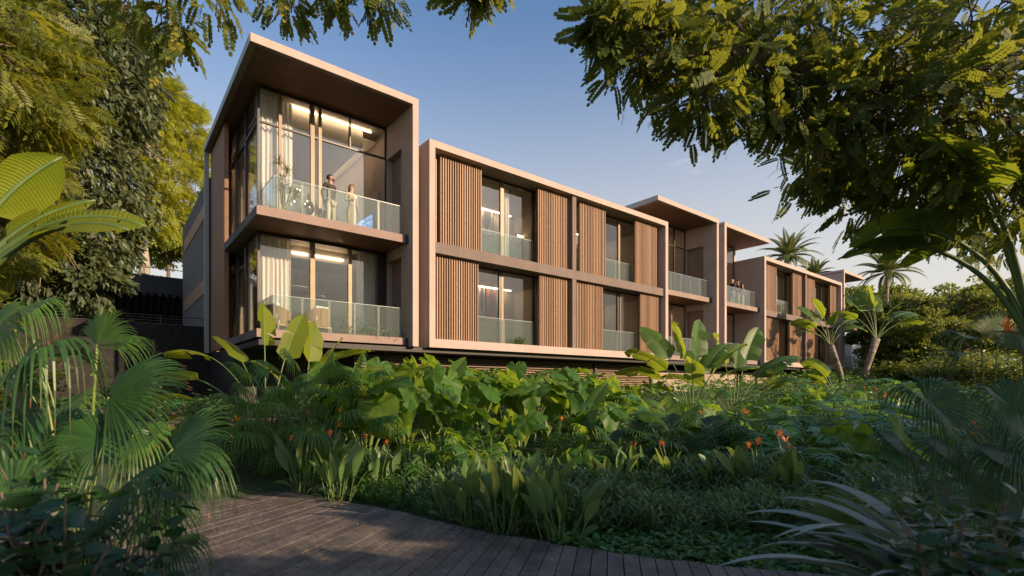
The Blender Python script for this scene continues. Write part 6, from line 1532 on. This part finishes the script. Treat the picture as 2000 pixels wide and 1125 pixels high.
    for s in (-1, 1): mb.tube([hp(s * .010, -.0515, .004), hp(s * .022, -.048, .004)], [.0035 * k, .0035 * k], 6)
    mb.build('eyes', M['hair'], t)
    if not bald or beard:
        mb = MB(); n = 16; vs = []; fs = []
        if not bald:
            rows = [(-.055 if long_hair else -.020, 1.04), (.0, 1.10), (.022, 1.08), (.042, .90), (.056, .55), (.062, .1)]
            if long_hair: rows = [(-.13, .9), (-.09, 1.05)] + rows
            for z, m in rows:
                for j in range(n):
                    a = 2 * PI * j / n; x, y = math.cos(a) * .047 * m, math.sin(a) * .056 * m + .004
                    if z < .03 and y < -.01: y = -.008 if abs(x) > .03 else .012; x *= .95
                    rr = 1 + .05 * math.sin(j * 5 + z * 300); p = hp(x * rr, y * rr, z); vs.append(p)
            m_ = len(rows)
            for i in range(m_ - 1):
                for j in range(n): fs.append((i * n + j, i * n + (j + 1) % n, (i + 1) * n + (j + 1) % n, (i + 1) * n + j))
            mb.add(vs, fs)
            mb.build('hair', M[hair], t, smooth=True)
        if beard:
            mb = MB(); mb.tube([hp(-.036, -.02, -.022), hp(-.024, -.045, -.036), hp(0, -.054, -.044), hp(.024, -.045, -.036), hp(.036, -.02, -.022)], [.009 * k, .012 * k, .014 * k, .012 * k, .009 * k], 7); mb.build('beard', M[hair], t, smooth=True)
    return t
dn_L = (-.135, .01, .65); 
person('bearded man in dark shirt and cream trousers, hands behind him, on the near balcony', (U(645, 15.62), 15.62, FL2 + .01), R(28), 1.80, 'skin', 'hair', 'shirt', 'chino', ((-.145, .05, .655), (-.075, .075, .555), (.145, .05, .655), (.075, .075, .550)), beard=True, head_turn=R(30))
w = person('woman in a long sand coloured dress holding a white cup on the upper near balcony', (U(686, 15.62), 15.62, FL2 + .01), R(12), 1.66, 'skin', 'hair_brown', 'dress', 'dress', ((-.125, .0, .66), (-.01, -.105, .70), (.130, .01, .65), (.138, -.02, .52)), female=True, dress=True, head_turn=R(15), long_hair=True)
cup_p = w.matrix_basis @ Vector((.03 * 1.66, -.125 * 1.66, .715 * 1.66))
mb = MB(); mb.lathe([(.030, 0), (.038, .09), (.033, .09), (.028, .01)], 14); mb.tube([(.036, 0, .02), (.060, 0, .03), (.060, 0, .06), (.037, 0, .075)], .005, 6); o = mb.build('cup', M['cushion'], smooth=True); o.location = Matrix.Rotation(R(12), 4, 'Z') @ Vector((.0, 0, 0)) + w.location + Matrix.Rotation(R(12), 3, 'Z') @ Vector((.02, -.215, 1.14)); tagp(o, 'white cup in the hand of the woman in the long dress', 'cup')
gp = 'people on the far balcony'
person('bald man in dark sweater raising his hand, leftmost on the far balcony', (U(1430, 15.45), 15.45, FL2 + .01), R(60), 1.82, 'skin_pale', 'hair', 'shirt', 'jeans', ((-.13, -.03, .66), (-.10, -.12, .62), (.12, -.06, .70), (.06, -.16, .84)), bald=True, group=gp)
person('dark haired bearded man in black, between two others on the far balcony', (U(1441, 15.40), 15.40, FL2 + .01), R(35), 1.76, 'skin_pale', 'hair', 'shirt', 'chino', ((-.14, -.02, .66), (-.08, -.11, .60), (.14, -.04, .66), (.10, -.13, .60)), beard=True, group=gp)
person('person with brown hair leaning at the rail, rightmost on the far balcony', (U(1449, 15.38), 15.38, FL2 + .01), R(50), 1.62, 'skin', 'hair_brown', 'rattan', 'chino', ((-.13, -.04, .66), (-.06, -.13, .60), (.13, -.06, .66), (.08, -.15, .60)), female=True, group=gp, long_hair=True)

# =============================================================== BEYOND THE BUILDING ON THE RIGHT
def villa(label, x0, x1, y0, y1, z0, z1, mat, wins):
    t = thing('villa', label, 'building', (x0, y0, z0)); mb = MB(); mb.box(0, x1 - x0, 0, y1 - y0, 0, z1 - z0); mb.build('wall', M[mat], t)
    mb = MB(); mb.box(-.4, x1 - x0 + .4, -.5, y1 - y0 + .4, z1 - z0 + .004, z1 - z0 + .3); mb.build('roof', M['stucco'], t)
    for (a, b, c, d) in wins:
        mb = MB(); mb.box(a, b, -.10, -.004, c, c + .08); mb.box(a, b, -.10, -.004, d - .08, d); mb.box(a, a + .08, -.1, -.004, c + .08, d - .08); mb.box(b - .08, b, -.1, -.004, c + .08, d - .08); mb.box((a + b) / 2 - .04, (a + b) / 2 + .04, -.1, -.004, c + .08, d - .08); f = mb.build('window', M['bronze'], t)
        mb = MB(); mb.box(a + .08, b - .08, -.05, -.02, c + .08, d - .08); mb.build('pane', M['art_pale'], f)
    return t
villa('white rendered villa wall behind the two trunked strelitzias', 57, 66.5, 17.5, 26, .5, 6.2, 'white', [(2, 3.6, 1.2, 3.4)])
villa('beige house with timber framed windows under the umbrella tree', 68, 84, 10, 20, .5, 7.2, 'art_pale', [(.8, 3.0, 2.2, 4.6), (4.0, 6.4, 2.2, 4.6), (8, 10.4, 2.2, 4.6)])
villa('small beige house with a roof seen through the umbrella tree crown', 84, 96, -6, 6, 1, 10.5, 'concrete', [(1, 3, 6, 8), (5, 7, 6, 8)])
hd = [(1740, 34, 1.3, 'left part of the hedge under the umbrella tree'), (1800, 33, 1.5, 'hedge bush right below the hanging branches of the umbrella tree'), (1860, 32, 1.7, 'hedge bush at the umbrella tree trunk'), (1920, 30, 1.8, 'hedge bush behind the right fan palms'), (1985, 28, 1.9, 'hedge bush at the right edge of the view'), (1770, 46, 1.9, 'bush in front of the beige house'), (1705, 44, 1.2, 'low bush at the foot of the white villa wall')]
for k, (px, d, r, lb) in enumerate(hd): shrub(lb, G(px, d), 700 + k, 2200, r * 1.3, r * 1.25, .26, 'g_far', 'hedge_bush', 'bush', up=.6)
for k, (px, d, H, r, lb) in enumerate([(1730, 56, 7.5, 5, 'low tree above the roof of the white villa'), (1990, 48, 8, 5.5, 'tree at the right edge behind the fan palms'), (2060, 42, 8, 5, 'tree just beyond the right edge of the umbrella tree'), (1890, 70, 9.5, 6.5, 'tree between the beige houses')]):
    round_tree('far_tree', lb, G(px, d), 720 + k, H, r, 'g_far', .5, 900, 11, .8, 'trees beyond the far end of the building', trunk_h=.25)
